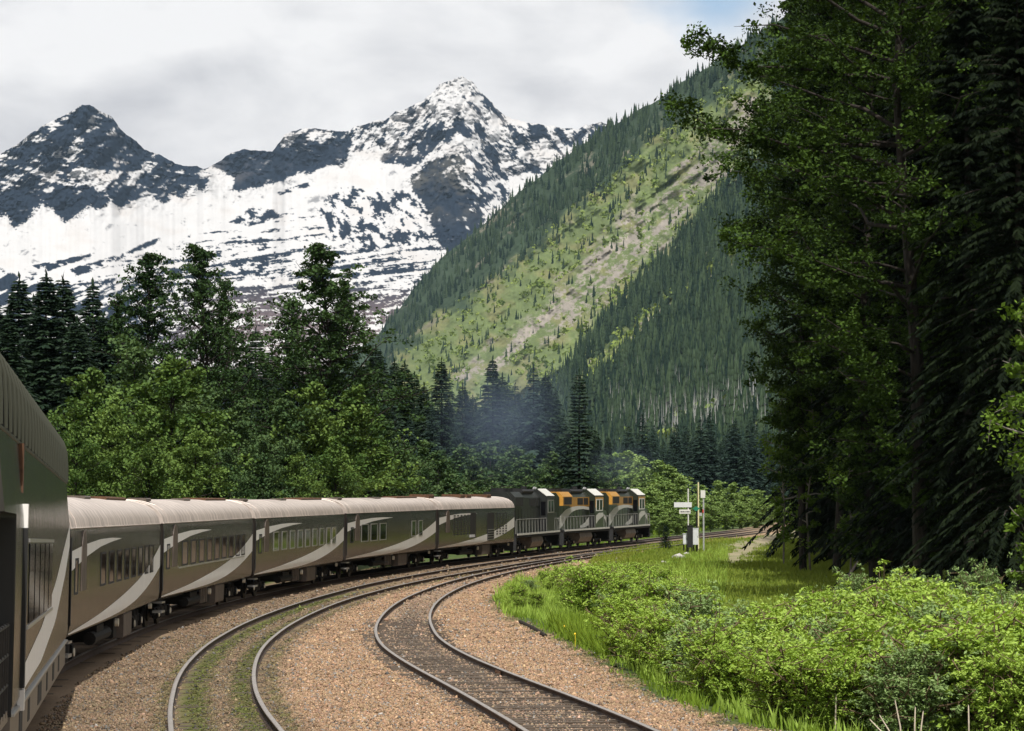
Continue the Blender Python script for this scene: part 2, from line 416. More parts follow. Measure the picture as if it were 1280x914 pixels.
# ------------------------------------------------------------------ ground: one sheet
right_edge = [G(x, y, -.25)[:2] for x, y in [(932, 914), (868, 893), (800, 868), (745, 828), (690, 798), (650, 780), (622, 768), (614, 750), (640, 728), (690, 721), (752, 715), (778, 703), (800, 693), (845, 684), (900, 679), (950, 671), (1000, 664)]]
right_edge = [np.array((9.5, 20.)), np.array((9.2, 40.))] + right_edge + [right_edge[-1] + np.array((20, 120.)), right_edge[-1] + np.array((80, 380.))]
left_edge = shift(hTC, -2.6)[::6]
BAL = np.array([tuple(p) for p in right_edge] + [tuple(p) for p in left_edge[::-1]])
MEADOW = [(6.0, 128), (9, 120), (15, 112), (24, 140), (26, 205), (30, 280), (17, 262), (12, 235), (8, 200), (6, 160)]
PATH = [tuple(G(x, y, -.4)[:2]) for x, y in [(1002, 667), (960, 669), (915, 681), (895, 694), (905, 703), (935, 698), (950, 684), (985, 673)]]
PATH2 = [tuple(G(x, y, -.4)[:2]) for x, y in [(795, 712), (850, 712), (878, 717), (862, 724), (800, 722)]]
GRAVEL = [tuple(G(x, y, -.3)[:2]) for x, y in [(640, 716), (700, 703), (770, 698), (800, 703), (776, 722), (715, 730), (640, 752)]]

def spaced(*segs):
    o = []
    for a, b, s in segs: o += list(np.arange(a, b, s))
    return np.array(o)
def geo(a, b, n): return np.geomspace(a, b, n)
xs = np.concatenate([-geo(30, 9300, 40)[::-1], spaced((-30, -20, 1), (-20, 8, .2), (8, 30, .4), (30, 60, 1)), geo(60, 9300, 40)])
ys = np.concatenate([-geo(1, 900, 14)[::-1], spaced((0, 30, 1.5), (30, 130, .3), (130, 300, .8), (300, 500, 3)), geo(500, 9300, 40)])
GX, GY = np.meshgrid(xs, ys)
near = (GX > -40) & (GX < 120) & (GY > 0) & (GY < 760)
sd = np.full(GX.shape, -50.0); sd[near] = sdist(GX[near], GY[near], BAL)
sd_m = np.full(GX.shape, -50.0); sd_m[near] = sdist(GX[near], GY[near], MEADOW)
sd_p = np.full(GX.shape, -50.0)
sd_p[near] = np.maximum.reduce([sdist(GX[near], GY[near], PATH), sdist(GX[near], GY[near], PATH2), sdist(GX[near], GY[near], GRAVEL)])
dm = np.full(GX.shape, 50.0); dr_ = dm.copy(); dt = dm.copy()
dm[near] = pdist(GX[near], GY[near], .5 * (hML + hMR)); dr_[near] = pdist(GX[near], GY[near], .5 * (hRL + hRR[:len(hRL)])); dt[near] = pdist(GX[near], GY[near], hTC)
nz1 = fbm(GX / 1.3, GY / 2.2, 4, 3); nz2 = fbm(GX / 6, GY / 11, 4, 9); nzf = fbm(GX / .35, GY / .5, 3, 14)
ball = sstep(-.5, .5, sd + nz1 * .9)
def base_z(X, Y):
    return zr(np.clip(Y, 0, 1000)) - .17
GZ = base_z(GX, GY)
off = np.clip(-sd, 0, 60)
GZ = GZ - .02 * nz1 * ball - .012 * nzf * ball
GZ -= .42 * sstep(-.2, 2.6, off) * (1 - ball) + .0
ridge = np.exp(-((np.minimum(dm, dr_) - 2.4) / .8) ** 2) * .0
GZ += (nz2 * .16 + nz1 * .06) * (1 - ball) * np.where(sd < -.5, 1, 0) * sstep(.5, 3, off)
GZ += sstep(22, 60, GX) * (GY < 600) * 1.2
GZ -= sstep(-24, -60, -np.abs(np.minimum(GX, 0))) * 0
# small cess between the tracks: ballast shoulders
GZ -= .07 * sstep(1.5, 2.3, np.minimum(np.minimum(dm, dr_), dt)) * ball
colr = np.zeros(GX.shape + (4,), np.float32); colr[..., 3] = 1
def C(*c): return np.array(c, float)
grass = C(.050, .075, .018) * (1 + .25 * nz2[..., None]) + C(.02, .018, .004) * np.clip(nz1, -1, 1)[..., None]
mead = C(.115, .170, .034) * (1 + .22 * nz2[..., None] + .18 * nz1[..., None])
pink = C(.290, .192, .120) * (1 + .18 * nz1[..., None] + .12 * nzf[..., None])
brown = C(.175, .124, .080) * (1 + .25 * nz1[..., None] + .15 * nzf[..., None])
pathc = C(.26, .215, .15) * (1 + .2 * nz1[..., None])
c = grass
mm = sstep(-3, 3, sd_m + nz2 * 5)[..., None]; c = c * (1 - mm) + mead * mm
pp = (sstep(-1.6, 1.6, sd_p + nz1 * 2.8 + nz2 * 1.5 + nzf) * .85)[..., None]; c = c * (1 - pp) + pathc * pp
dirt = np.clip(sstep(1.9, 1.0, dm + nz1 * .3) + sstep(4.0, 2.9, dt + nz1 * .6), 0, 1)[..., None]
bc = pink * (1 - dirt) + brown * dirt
oil = sstep(.50, .22, dr_ + nz1 * .28) * sstep(56, 66, GY) * sstep(120, 100, GY)
oil = np.clip(oil * (.75 + nzf * .8), 0, 1)[..., None]
bc = bc * (1 - oil) + C(.035, .028, .024) * oil
inner = sstep(1.05, .8, dr_ + nz1 * .15)[..., None] * .55
bc = bc * (1 - inner) + C(.20, .15, .11) * inner
moss = np.exp(-((dm - .50) / .25) ** 2) * np.clip(.75 + nz1 * 1.0 + nzf * .3, 0, 1) * sstep(150, 110, GY)
moss = np.maximum(moss, .55 * np.exp(-((dm - 1.15) / .13) ** 2) * np.clip(.5 + nz1, 0, 1))
moss = np.clip(moss * 1.7, 0, .95)[..., None]
bc = bc * (1 - moss) + C(.075, .085, .022) * moss
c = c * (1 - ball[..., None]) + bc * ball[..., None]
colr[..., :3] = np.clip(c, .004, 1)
ny, nx = GX.shape
idx = np.arange(ny * nx).reshape(ny, nx)
Fq = np.stack([idx[:-1, :-1], idx[:-1, 1:], idx[1:, 1:], idx[1:, :-1]], -1).reshape(-1, 4)
gm = attr_color_mat('ground_surface', .95, .15, .02, 9.0, 'col', .35, 14.0)
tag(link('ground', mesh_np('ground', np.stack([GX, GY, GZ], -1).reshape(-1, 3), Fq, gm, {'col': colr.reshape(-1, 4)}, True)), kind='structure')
def gz(X, Y):
    """bilinear ground height"""
    X = np.asarray(X, float); Y = np.asarray(Y, float)
    i = np.clip(np.searchsorted(ys, Y) - 1, 0, ny - 2); j = np.clip(np.searchsorted(xs, X) - 1, 0, nx - 2)
    fy = np.clip((Y - ys[i]) / (ys[i + 1] - ys[i]), 0, 1); fx = np.clip((X - xs[j]) / (xs[j + 1] - xs[j]), 0, 1)
    return (GZ[i, j] * (1 - fx) + GZ[i, j + 1] * fx) * (1 - fy) + (GZ[i + 1, j] * (1 - fx) + GZ[i + 1, j + 1] * fx) * fy
def gcol(X, Y):
    i = np.clip(np.searchsorted(ys, Y) - 1, 0, ny - 1); j = np.clip(np.searchsorted(xs, X) - 1, 0, nx - 1)
    return colr[i, j, :3]
def gball(X, Y):
    i = np.clip(np.searchsorted(ys, Y) - 1, 0, ny - 1); j = np.clip(np.searchsorted(xs, X) - 1, 0, nx - 1)
    return ball[i, j]

# loose ballast stones: real geometry, denser near the camera
def stones():
    r = RNG
    reg = [(36, 62, -9.5, 8, 300, .024), (62, 84, -12.5, 5, 165, .028), (84, 122, -13, 3.5, 60, .036), (122, 175, -11, 6, 10, .055), (175, 260, -4, 20, 3.5, .07)]
    X, Y, S = [], [], []
    for y0, y1, x0, x1, den, s in reg:
        n = int((y1 - y0) * (x1 - x0) * den)
        X.append(r.uniform(x0, x1, n)); Y.append(r.uniform(y0, y1, n)); S.append(s * r.lognormal(0, .32, n))
    X, Y, S = map(np.concatenate, (X, Y, S))
    px = CX + F * X / Y
    k = (r.random(len(X)) < gball(X, Y)) & (px > -60) & (px < 1340)
    i = np.clip(np.searchsorted(ys, Y) - 1, 0, ny - 1); j = np.clip(np.searchsorted(xs, X) - 1, 0, nx - 1)
    clear = np.minimum(np.abs(dm[i, j] - .80), np.abs(dr_[i, j] - .86))      # keep off the rails
    k &= (clear > .10) & ~((dt[i, j] < 1.5))
    mossy = np.exp(-((dm[i, j] - .5) / .28) ** 2)
    k &= r.random(len(X)) > .6 * mossy
    X, Y, S = X[k], Y[k], S[k]; n = len(X)
    base = np.array([(1, 0, 0), (-1, 0, 0), (0, 1, 0), (0, -1, 0), (0, 0, 1), (0, 0, -1)], float)
    a = r.uniform(0, 2 * math.pi, n); b = r.uniform(-.7, .7, n)
    ca, sa, cb, sb = np.cos(a), np.sin(a), np.cos(b), np.sin(b)
    V = base[None] * (1 + .45 * r.uniform(-1, 1, (n, 6, 1))) * np.stack([np.ones(n), r.uniform(.6, 1.1, n), r.uniform(.5, .9, n)], 1)[:, None, :]
    V = V + r.normal(0, .18, V.shape)
    y2 = V[..., 1] * cb[:, None] - V[..., 2] * sb[:, None]; z2 = V[..., 1] * sb[:, None] + V[..., 2] * cb[:, None]
    x3 = V[..., 0] * ca[:, None] - y2 * sa[:, None]; y3 = V[..., 0] * sa[:, None] + y2 * ca[:, None]
    V = np.stack([x3, y3, z2], -1) * S[:, None, None]
    V += np.stack([X, Y, gz(X, Y) + S * .25], -1)[:, None, :]
    T = np.array([(0, 2, 4), (2, 1, 4), (1, 3, 4), (3, 0, 4), (2, 0, 5), (1, 2, 5), (3, 1, 5), (0, 3, 5)])
    Fs = (T[None] + 6 * np.arange(n)[:, None, None]).reshape(-1, 3)
    g = gcol(X, Y)
    c = g * r.lognormal(.02, .20, (n, 1)) * (1 + r.normal(0, .04, (n, 3)))
    grey = r.random(n) < .10; c[grey] = c[grey].mean(1, keepdims=True) * np.array([1.06, 1.0, .92]) * r.uniform(.7, 1.25, (grey.sum(), 1))
    dark = r.random(n) < .10; c[dark] *= .4
    pale = r.random(n) < .05; c[pale] *= 1.5
    c = np.clip(c, .01, .75)
    c4 = np.concatenate([c, np.ones((n, 1))], 1)
    o = link('ballast_stones', mesh_np('ballast_stones', V.reshape(-1, 3), Fs, attr_color_mat('ballast_stone', .92, .2), {'col': np.repeat(c4, 6, 0)}))
    tag(o, 'pinkish brown crushed ballast stones spread around the tracks', 'ballast', kind='stuff')
stones()

# ------------------------------------------------------------------ rails and sleepers
def rail_mesh(h, name, parent, y0, y1, zoff=0.0):
    h = h[(h[:, 1] >= y0) & (h[:, 1] <= y1)]
    t = np.gradient(h, axis=0); t /= np.linalg.norm(t, axis=1)[:, None]
    nrm = np.stack([t[:, 1], -t[:, 0]], 1)
    prof = np.array([(-.075, -.172), (.075, -.172), (.075, -.158), (.016, -.135), (.014, -.055), (.042, -.042), (.042, -.008), (.034, 0), (-.034, 0), (-.042, -.008), (-.042, -.042), (-.014, -.055), (-.016, -.135), (-.075, -.158)]) * np.array([1.12, 1.0])
    k = len(prof); n = len(h)
    V = np.zeros((n, k, 3))
    V[..., :2] = h[:, None, :] + nrm[:, None, :] * prof[None, :, :1]
    V[..., 2] = zr(h[:, 1])[:, None] + zoff + prof[None, :, 1]
    ii = np.arange(n * k).reshape(n, k)
    Fq = np.stack([ii[:-1], np.roll(ii[:-1], -1, 1), np.roll(ii[1:], -1, 1), ii[1:]], -1)
    mi = np.zeros((n - 1, k), int); mi[:, 6:9] = 1
    ends = [ii[0][::-1][None], ii[-1][None]]
    me = mesh_np(name, V.reshape(-1, 3), [Fq.reshape(-1, 4)] + ends, [M['railside'], M['railhead']], midx=np.concatenate([mi.ravel(), [0, 0]]))
    return link(name, me, parent)
def sleepers(hc, parent, y0, y1, step, half=1.28, zoff=0.0, jit=.05, limit=100):
    seg = np.linalg.norm(np.diff(hc, axis=0), axis=1); s = np.concatenate([[0], np.cumsum(seg)])
    q = np.arange(np.interp(y0, hc[:, 1], s), np.interp(y1, hc[:, 1], s), step)[:limit]
    me = None
    for u in q:
        x, y = np.interp(u, s, hc[:, 0]), np.interp(u, s, hc[:, 1])
        x2, y2 = np.interp(u + .3, s, hc[:, 0]), np.interp(u + .3, s, hc[:, 1])
        a = math.atan2(y2 - y, x2 - x) - math.pi / 2 + random.uniform(-.02, .02)
        if me is None:
            b = MB().box((-half, -.12, -.14), (half, .12, 0), .012); o = b.build('sleeper', M['tie'], parent); me = o.data
        else: o = link('sleeper', me, parent)
        o.location = (x + random.uniform(-jit, jit), y, zr(y) - .165 + zoff + random.uniform(-.012, .012)); o.rotation_euler = (random.uniform(-.012, .012), 0, a)
random.seed(4)
rt = tag(empty('railway_track', (0, 0, 0)), 'rusty siding track with bare dark ties, curving past the green bushes', 'railway track', 'railway tracks round the bend')
rail_mesh(hRL, 'rail', rt, 20, 216); rail_mesh(hRR, 'rail', rt, 20, 240)
sleepers(.5 * (hRL + hRR[:len(hRL)]), rt, 44, 120, .56, 1.35, .024)
for hh, y in ((hRL, 49.2), (hRR, 66.5), (hRR, 104), (hRL, 121.0)):                     # bolted joint bars
    x = np.interp(y, hh[:, 1], hh[:, 0]); x2 = np.interp(y + .4, hh[:, 1], hh[:, 0])
    b = MB().box((-.055, -.42, -.14), (-.022, .42, -.05), .008).box((.022, -.42, -.14), (.055, .42, -.05), .008)
    for k in range(4): b.box((.05, -.33 + k * .2, -.12), (.075, -.27 + k * .2, -.07), .01).box((-.075, -.33 + k * .2, -.12), (-.05, -.27 + k * .2, -.07), .01)
    o = b.build('joint_bar', M['rust'], rt); o.location = (x, y, zr(y)); o.rotation_euler = (0, 0, -math.atan2(x2 - x, .4))
def anchors(h, y0, y1, n, par, side):
    for y in np.linspace(y0, y1, n):
        x = np.interp(y, h[:, 1], h[:, 0]); x2 = np.interp(y + .4, h[:, 1], h[:, 0])
        o = link('rail_anchor', ANCH, par, (x + side * .11, y, zr(y) - .15)); o.rotation_euler = (0, 0, -math.atan2(x2 - x, .4))
ANCH = None
_a = MB().box((-.06, -.10, -.03), (.06, .10, .05), .02).build('rail_anchor', M['tie'], rt); ANCH = _a.data; _a.location = (np.interp(46.2, hRR[:, 1], hRR[:, 0]) - .11, 46.2, -.15)
anchors(hRR, 47.2, 66, 19, rt, -1)
mt = tag(empty('railway_track', (0, 0, 0)), 'middle track with mossy ballast and buried ties beside the train', 'railway track', 'railway tracks round the bend')
rail_mesh(hML, 'rail', mt, 20, 720); rail_mesh(hMR, 'rail', mt, 20, 720)
sleepers(.5 * (hML + hMR), mt, 44, 105, .62, 1.3, -.006)
tk = tag(empty('railway_track', (0, 0, 0)), 'main line track in shadow under the brown passenger train', 'railway track', 'railway tracks round the bend')
rail_mesh(hTL, 'rail', tk, 20, 720); rail_mesh(hTR, 'rail', tk, 20, 720)
sleepers(hTC, tk, 40, 300, .62 * 4, 1.28, .0)
# ------------------------------------------------------------------ far terrain: snow mountain range and forested valley wall
def polar_terrain(name, cols, yr, yf, rr, rf, nrow, noise_r, ypow=1.0, prof=None):
    """terrain sheet running from its crest down to its foot; returns grid arrays"""
    t = np.linspace(0, 1, nrow)[:, None] ** ypow
    x = np.broadcast_to(cols[None], (nrow, len(cols)))
    y = yr[None] + (yf - yr)[None] * t
    g = prof(t, x, y) if prof else t
    r = rr[None] + (rf - rr)[None] * g
    r = r + noise_r(x, y, t)
    return x, y, r, P(x, y, r)
# --- snow range
mx = np.linspace(-330, 1250, 1300)
sky_pts = np.array([(-330, 260), (-230, 200), (-140, 262), (-60, 228), (0, 195), (22, 180), (40, 165), (58, 155), (75, 147), (90, 138), (101, 133), (112, 131), (122, 137), (131, 141), (140, 148), (150, 160), (165, 174), (180, 186), (205, 197), (220, 204), (235, 208), (246, 207), (254, 210), (262, 209), (275, 201), (285, 195), (296, 190), (306, 187), (325, 189), (340, 188), (350, 178), (358, 168), (366, 163), (380, 161), (400, 160), (415, 163), (432, 165), (442, 160), (455, 157), (470, 151), (482, 149), (495, 140), (508, 135), (522, 129), (538, 119), (548, 108), (556, 103), (565, 99), (577, 97), (586, 99), (593, 104), (601, 114), (608, 121), (616, 129), (625, 140), (640, 150), (655, 152), (668, 156), (682, 157), (695, 158), (710, 160), (722, 162), (730, 157), (741, 154), (752, 153), (762, 158), (790, 170), (850, 205), (950, 160), (1100, 190), (1250, 300)])
m_yr = np.interp(mx, sky_pts[:, 0], sky_pts[:, 1]) + fbm(mx / 14, mx * 0 + .5, 5, 21) * 4.2
m_yf = np.full(mx.shape, 470.0)
m_rr = np.interp(mx, [-330, 0, 112, 260, 400, 575, 750, 1250], [7200, 7300, 7500, 7900, 8000, 8300, 8600, 8800])
m_rf = np.interp(mx, [-330, 0, 575, 1250], [5600, 5700, 5800, 6000])
L_PEAK = [(-60, 225), (0, 190), (112, 126), (180, 180), (240, 205), (264, 206), (262, 218), (258, 240), (240, 232), (232, 246), (212, 245), (205, 256), (190, 246), (168, 250), (150, 262), (138, 248), (128, 262), (112, 258), (102, 268), (84, 278), (66, 262), (52, 250), (44, 262), (34, 276), (18, 286), (8, 272), (-60, 275)]
M_RIDGE = [(262, 205), (300, 186), (340, 184), (362, 160), (400, 158), (440, 160), (444, 176), (434, 196), (424, 208), (408, 206), (392, 214), (372, 216), (352, 226), (328, 232), (312, 236), (300, 242), (288, 238), (296, 226), (280, 216)]
PEAK_L = [(434, 166), (480, 147), (540, 117), (575, 95), (588, 100), (585, 150), (560, 178), (530, 196), (508, 208), (486, 204), (470, 196), (440, 190)]
PEAK_R = [(575, 95), (600, 108), (640, 148), (690, 156), (765, 150), (770, 170), (720, 214), (680, 226), (650, 232), (620, 240), (604, 220), (590, 180), (580, 140)]
WEDGE = [(516, 216), (540, 206), (560, 192), (578, 186), (588, 210), (596, 236), (605, 258), (606, 276), (590, 288), (575, 302), (558, 314), (546, 302), (538, 280), (528, 256), (514, 232)]
FARR = [(640, 148), (765, 150), (775, 185), (700, 200), (660, 180)]
def prof_m(t, x, y):
    # flat snow shelf in the middle of the slope: steep crest, gentle bowl, steeper band below
    return np.interp(t, [0, .30, .42, .62, .75, 1], [0, .24, .38, .72, .84, 1])
def rn_m(x, y, t):
    q1 = fbm((x * .8 + y * .6) / 46, (y * .8 - x * .6) / 70, 6, 31, .55, True)
    q2 = fbm(x / 95, y / 48, 5, 37, .5)
    rocky = np.clip(np.maximum.reduce([sstep(-24, 16, sdist(x, y, p)) for p in (L_PEAK, M_RIDGE, PEAK_L, PEAK_R, WEDGE)]), 0, 1)
    low = sstep(0, 70, y - np.interp(x, [0, 140, 260, 330, 420, 520, 600], [345, 345, 296, 266, 252, 236, 250]))
    return (q1 * (7 + 118 * rocky + 34 * low) + q2 * (26 + 84 * rocky) + fbm(x / 7, y / 4.5, 3, 41, .6) * (3 + 24 * rocky + 8 * low))
mxx, myy, mrr, MV = polar_terrain('mountain', mx, m_yr, m_yf, m_rr, m_rf, 430, rn_m, 1.0, prof_m)
def poly(p, w=7, n=0): return sstep(-w, w, sdist(mxx, myy, p) + n)
def uni(n):
    """noise turned into an even 0..1 spread, so that a share of cover can be asked for"""
    f = n.ravel(); k = np.linspace(0, len(f) - 1, 4000).astype(int); so_ = np.sort(f)[k]
    return np.interp(n, so_, np.linspace(0, 1, 4000))
def rot(a, sx, sy, o=6, seed=0, g=.6):
    c_, s_ = math.cos(a), math.sin(a)
    return fbm((mxx * c_ + myy * s_) / sx, (myy * c_ - mxx * s_) / sy, o, seed, g)
wx = fbm(mxx / 30, myy / 24, 4, 44) * 9
nA = fbm(mxx / 22, myy / 9, 5, 51, .6); nB = fbm(mxx / 60, myy / 26, 4, 55); nS = fbm(mxx / 3.4, myy / 2.2, 3, 67, .6)
iso = fbm((mxx + wx) / 16, (myy - wx) / 11, 6, 71, .62)
fine = fbm(mxx / 6, myy / 3.6, 4, 73, .65)
ledge = rot(.12, 40, 9, 6, 81) + .35 * iso
fallL = rot(-.95, 34, 9, 6, 83) + .5 * iso; fallR = rot(.85, 34, 9, 6, 85) + .5 * iso
side = sstep(560, 600, mxx + (myy - 100) * .15)[...]
fall = fallL * (1 - side) + fallR * side
band = rot(-.10, 80, 6, 6, 87) + .5 * iso + .15 * fine
clump = rot(1.0, 22, 10, 6, 89) + .5 * iso
edge = nS * 4 + nA * 6 + iso * 6
uL, uF, uB, uC, uI = uni(ledge * .8 + rot(-.75, 44, 10, 5, 91) * .7 + .12 * fine + .4 * nB), uni(fall + .4 * nB + .30 * fine), uni(band + .25 * nB + .30 * fine), uni(clump + .3 * nB + .3 * fine), uni(iso + .4 * nB + .3 * fine)
crest = sstep(26, 0, myy - m_yr[None])
frac = np.full(mxx.shape, .004); u = uI.copy()
def put(frac, u, m, f, un):
    return frac * (1 - m) + f * m, np.where(m > .5, un, u)
f_bel = sstep(-12, 45, myy - np.interp(mxx, [-50, 60, 140, 200, 250, 330, 420, 520, 600], [372, 352, 330, 302, 284, 262, 244, 240, 262]) + nB * 30)
frac, u = put(frac, u, sstep(0, .5, f_bel), f_bel * (.19 + .26 * sstep(285, 345, myy) + .30 * nB + .16 * sstep(350, 420, myy)), uB)
CL1 = [(400, 262), (430, 232), (470, 238), (520, 244), (535, 262), (545, 300), (500, 308), (440, 312), (410, 296)]
cl = poly(CL1, 10, iso * 14); frac, u = put(frac, u, cl, .46, uC)
CL2 = [(285, 278), (310, 262), (345, 260), (350, 274), (310, 284)]
cl = poly(CL2, 4, iso * 8); frac, u = put(frac, u, cl, .72, uI)
for pl_, ff in (([(40, 332), (90, 322), (118, 316), (112, 322), (60, 340)], .8), ([(85, 336), (150, 318), (200, 296), (196, 304), (140, 330), (95, 346)], .7), ([(345, 240), (385, 228), (388, 233), (350, 245)], .85)):
    q = poly(pl_, 2, iso * 7); frac, u = put(frac, u, q, ff, uI)
bl = sstep(-8, 22, myy - np.interp(mxx, [-50, 30, 90, 150, 240, 320], [322, 338, 352, 346, 372, 420]) + iso * 16) * sstep(250, 150, mxx)
frac, u = put(frac, u, bl, .66 + .25 * nB, uni(rot(-.42, 60, 9, 5, 95) + .3 * iso))
lp = poly(L_PEAK, 2.5, edge * 1.2)
frac, u = put(frac, u, lp, .90 - .20 * np.exp(-((myy - 222) / 18) ** 2) - .14 * sstep(110, 60, mxx) * crest + .2 * nB + .12 * sstep(225, 250, myy), uL)
SB = [(48, 218), (80, 196), (96, 172), (104, 178), (96, 206), (140, 216), (168, 226), (120, 232), (60, 234)]
q = poly(SB, 5, iso * 14); frac = frac * (1 - q) + q * .45
mr_ = poly(M_RIDGE, 2, edge * .9); frac, u = put(frac, u, mr_, .985 - .40 * crest * sstep(330, 380, mxx) + .12 * nB, uL)
PEAK_ALL = [(436, 164), (480, 146), (540, 116), (577, 93), (600, 108), (640, 148), (690, 156), (770, 150), (772, 176), (724, 206), (690, 222), (660, 214), (640, 222), (612, 232), (598, 214), (588, 196), (560, 186), (534, 198), (510, 206), (486, 204), (466, 192), (438, 192)]
pk = poly(PEAK_ALL, 5, edge * 1.4)
f_pk = .36 + .30 * nB + .18 * sstep(640, 700, mxx) - .26 * np.exp(-(((mxx - 555) / 34) ** 2 + ((myy - 128) / 24) ** 2)) + .12 * sstep(470, 440, mxx)
frac, u = put(frac, u, pk, f_pk, uF)
DK = [(474, 196), (500, 178), (530, 172), (560, 164), (566, 176), (540, 192), (512, 206), (488, 204)]
q = poly(DK, 4, edge * 1.2); frac = frac * (1 - q) + q * .80
DK2 = [(572, 150), (590, 142), (606, 168), (622, 196), (612, 206), (590, 190)]
q = poly(DK2, 4, edge * 1.2); frac, u = put(frac, u, q, .72, uF)
WR = [(572, 196), (590, 190), (612, 214), (632, 236), (640, 258), (612, 280), (600, 260), (588, 228)]
q = poly(WR, 4, edge); frac, u = put(frac, u, q, .58, uF)
WEDGE = [(514, 222), (532, 204), (556, 194), (574, 192), (588, 212), (600, 240), (609, 266), (600, 292), (580, 306), (562, 318), (548, 302), (538, 276), (526, 250), (514, 236)]
wd = poly(WEDGE, 2.5, edge * .8); frac, u = put(frac, u, wd, .97 - .5 * sstep(560, 600, mxx - (myy - 200) * .25) * sstep(290, 250, myy), uF)
rk = sstep(-.035, .035, frac - u)[..., None]
snowc = C(.445, .44, .44) * (1 + .05 * nA[..., None] + .05 * nB[..., None])
dirty = (sstep(.05, .5, nB) * .35)[..., None]; snowc = snowc * (1 - dirty) + C(.38, .345, .32) * dirty
rockc = C(.012, .018, .029) * (1 + .40 * iso[..., None] + .35 * nS[..., None] + .35 * rot(1.45, 30, 4, 4, 97)[..., None])
warm = (sstep(.0, .45, nB + .4 * iso) * np.maximum(pk * .75, mr_ * .35))[..., None]; rockc = rockc * (1 - warm) + C(.115, .105, .10) * warm
brn = (sstep(340, 410, myy) * sstep(170, 280, mxx) * .9)[..., None]; rockc = rockc * (1 - brn) + C(.115, .085, .085) * (1 + .5 * fine[..., None]) * brn
wdc = (wd * sstep(-.3, .5, nB + iso) * sstep(290, 250, myy) * .8)[..., None]; rockc = rockc * (1 - wdc) + C(.060, .056, .046) * wdc
cc = np.clip(snowc * (1 - rk) + rockc * rk, .01, .9)
ny_, nx_ = mxx.shape; ii = np.arange(ny_ * nx_).reshape(ny_, nx_)
Fm = np.stack([ii[:-1, :-1], ii[1:, :-1], ii[1:, 1:], ii[:-1, 1:]], -1).reshape(-1, 4)
back = MV[0].copy(); back[:, 1] += 900; back[:, 2] = -20                                     # far flank of the range
Vall = np.concatenate([MV.reshape(-1, 3), back]); bi = ny_ * nx_ + np.arange(nx_)
Fb = np.stack([ii[0, :-1], ii[0, 1:], bi[1:], bi[:-1]], -1)
c4 = np.concatenate([cc, np.ones(cc.shape[:2] + (1,))], -1).reshape(-1, 4); c4 = np.concatenate([c4, c4[:nx_]])
tag(link('mountain', mesh_np('mountain', Vall, [Fm, Fb], attr_color_mat('snow_and_rock', .9, 0, 0), {'col': c4}, True)), kind='structure')

# --- forested valley wall on the right
hx = np.concatenate([np.linspace(395, 1040, 820), np.linspace(1044, 1900, 160)])
h_sky = np.array([(395, 470), (430, 450), (455, 432), (470, 420), (500, 386), (525, 350), (550, 326), (575, 304), (600, 284), (625, 262), (650, 240), (675, 220), (700, 200), (725, 183), (750, 166), (775, 152), (800, 138), (825, 122), (850, 105), (875, 90), (900, 74), (925, 58), (950, 42), (1000, 8), (1100, -60), (1300, -190), (1600, -330), (1900, -420)])
h_yr = np.interp(hx, h_sky[:, 0], h_sky[:, 1]) + fbm(hx / 30, hx * 0, 4, 101) * 5
h_yf = np.full(hx.shape, 634.0)
h_rr = np.interp(hx, [395, 470, 700, 960, 1300, 1900], [4700, 4600, 3900, 3100, 2500, 2000])
h_rf = np.interp(hx, [395, 470, 700, 900, 1000, 1300, 1900], [2900, 2600, 1750, 1150, 1000, 800, 650])
def rn_h(x, y, t):
    al, ac = (x * .78 - y * .62), (x * .62 + y * .78)
    g = fbm(ac / 75, al / 420, 4, 111, .5) * 150 + fbm(ac / 26, al / 150, 4, 113, .5) * 55 + fbm(x / 20, y / 16, 4, 115) * 22
    return g * (1 - .75 * sstep(.75, 1, t))
hxx, hyy, hrr, HV = polar_terrain('hillside', hx, h_yr, h_yf, h_rr, h_rf, 560, rn_h)
Z_BRIGHT = [(480, 470), (520, 425), (560, 385), (600, 362), (650, 330), (700, 282), (745, 238), (790, 196), (850, 150), (900, 112), (960, 80), (975, 190), (925, 214), (880, 262), (830, 318), (780, 372), (735, 424), (705, 470), (640, 520), (520, 520)]
Z_ROCK = [(575, 470), (620, 425), (660, 392), (700, 360), (735, 322), (775, 280), (820, 240), (870, 190), (930, 130), (960, 120), (950, 180), (900, 225), (850, 280), (800, 335), (755, 370), (712, 412), (660, 436), (620, 470)]
Z_STRIP = [(700, 478), (742, 424), (800, 364), (860, 300), (925, 222), (980, 180), (980, 290), (905, 322), (830, 378), (770, 432), (735, 470)]
Z_SPUR = [(728, 478), (745, 440), (800, 398), (850, 362), (905, 318), (975, 270), (975, 305), (905, 338), (860, 372), (800, 424), (762, 470)]
Z_DARK = [(738, 500), (775, 462), (815, 425), (865, 376), (908, 340), (985, 300), (1000, 545), (770, 545)]
Z_SNAG = [(770, 548), (820, 520), (860, 512), (940, 500), (990, 498), (990, 560), (770, 560)]
Z_RIDGE = [(395, 500), (470, 420), (700, 195), (960, 30), (1000, 60), (900, 112), (850, 150), (790, 196), (745, 238), (700, 282), (650, 330), (600, 362), (560, 385), (510, 430), (480, 470), (470, 560)]
def zones(x, y, n=0):
    return {k: sstep(-9, 9, sdist(x, y, p) + n) for k, p in dict(b=Z_BRIGHT, r=Z_ROCK, s=Z_STRIP, p=Z_SPUR, d=Z_DARK, g=Z_SNAG, t=Z_RIDGE).items()}
al, ac = (hxx * .78 - hyy * .62), (hxx * .62 + hyy * .78)
kA = fbm(ac / 14, al / 60, 5, 121, .6); kB = fbm(hxx / 8, hyy / 5, 5, 123, .78); kC = fbm(hxx / 40, hyy / 30, 4, 125)
Z = zones(hxx, hyy, kA * 20 + kC * 26)
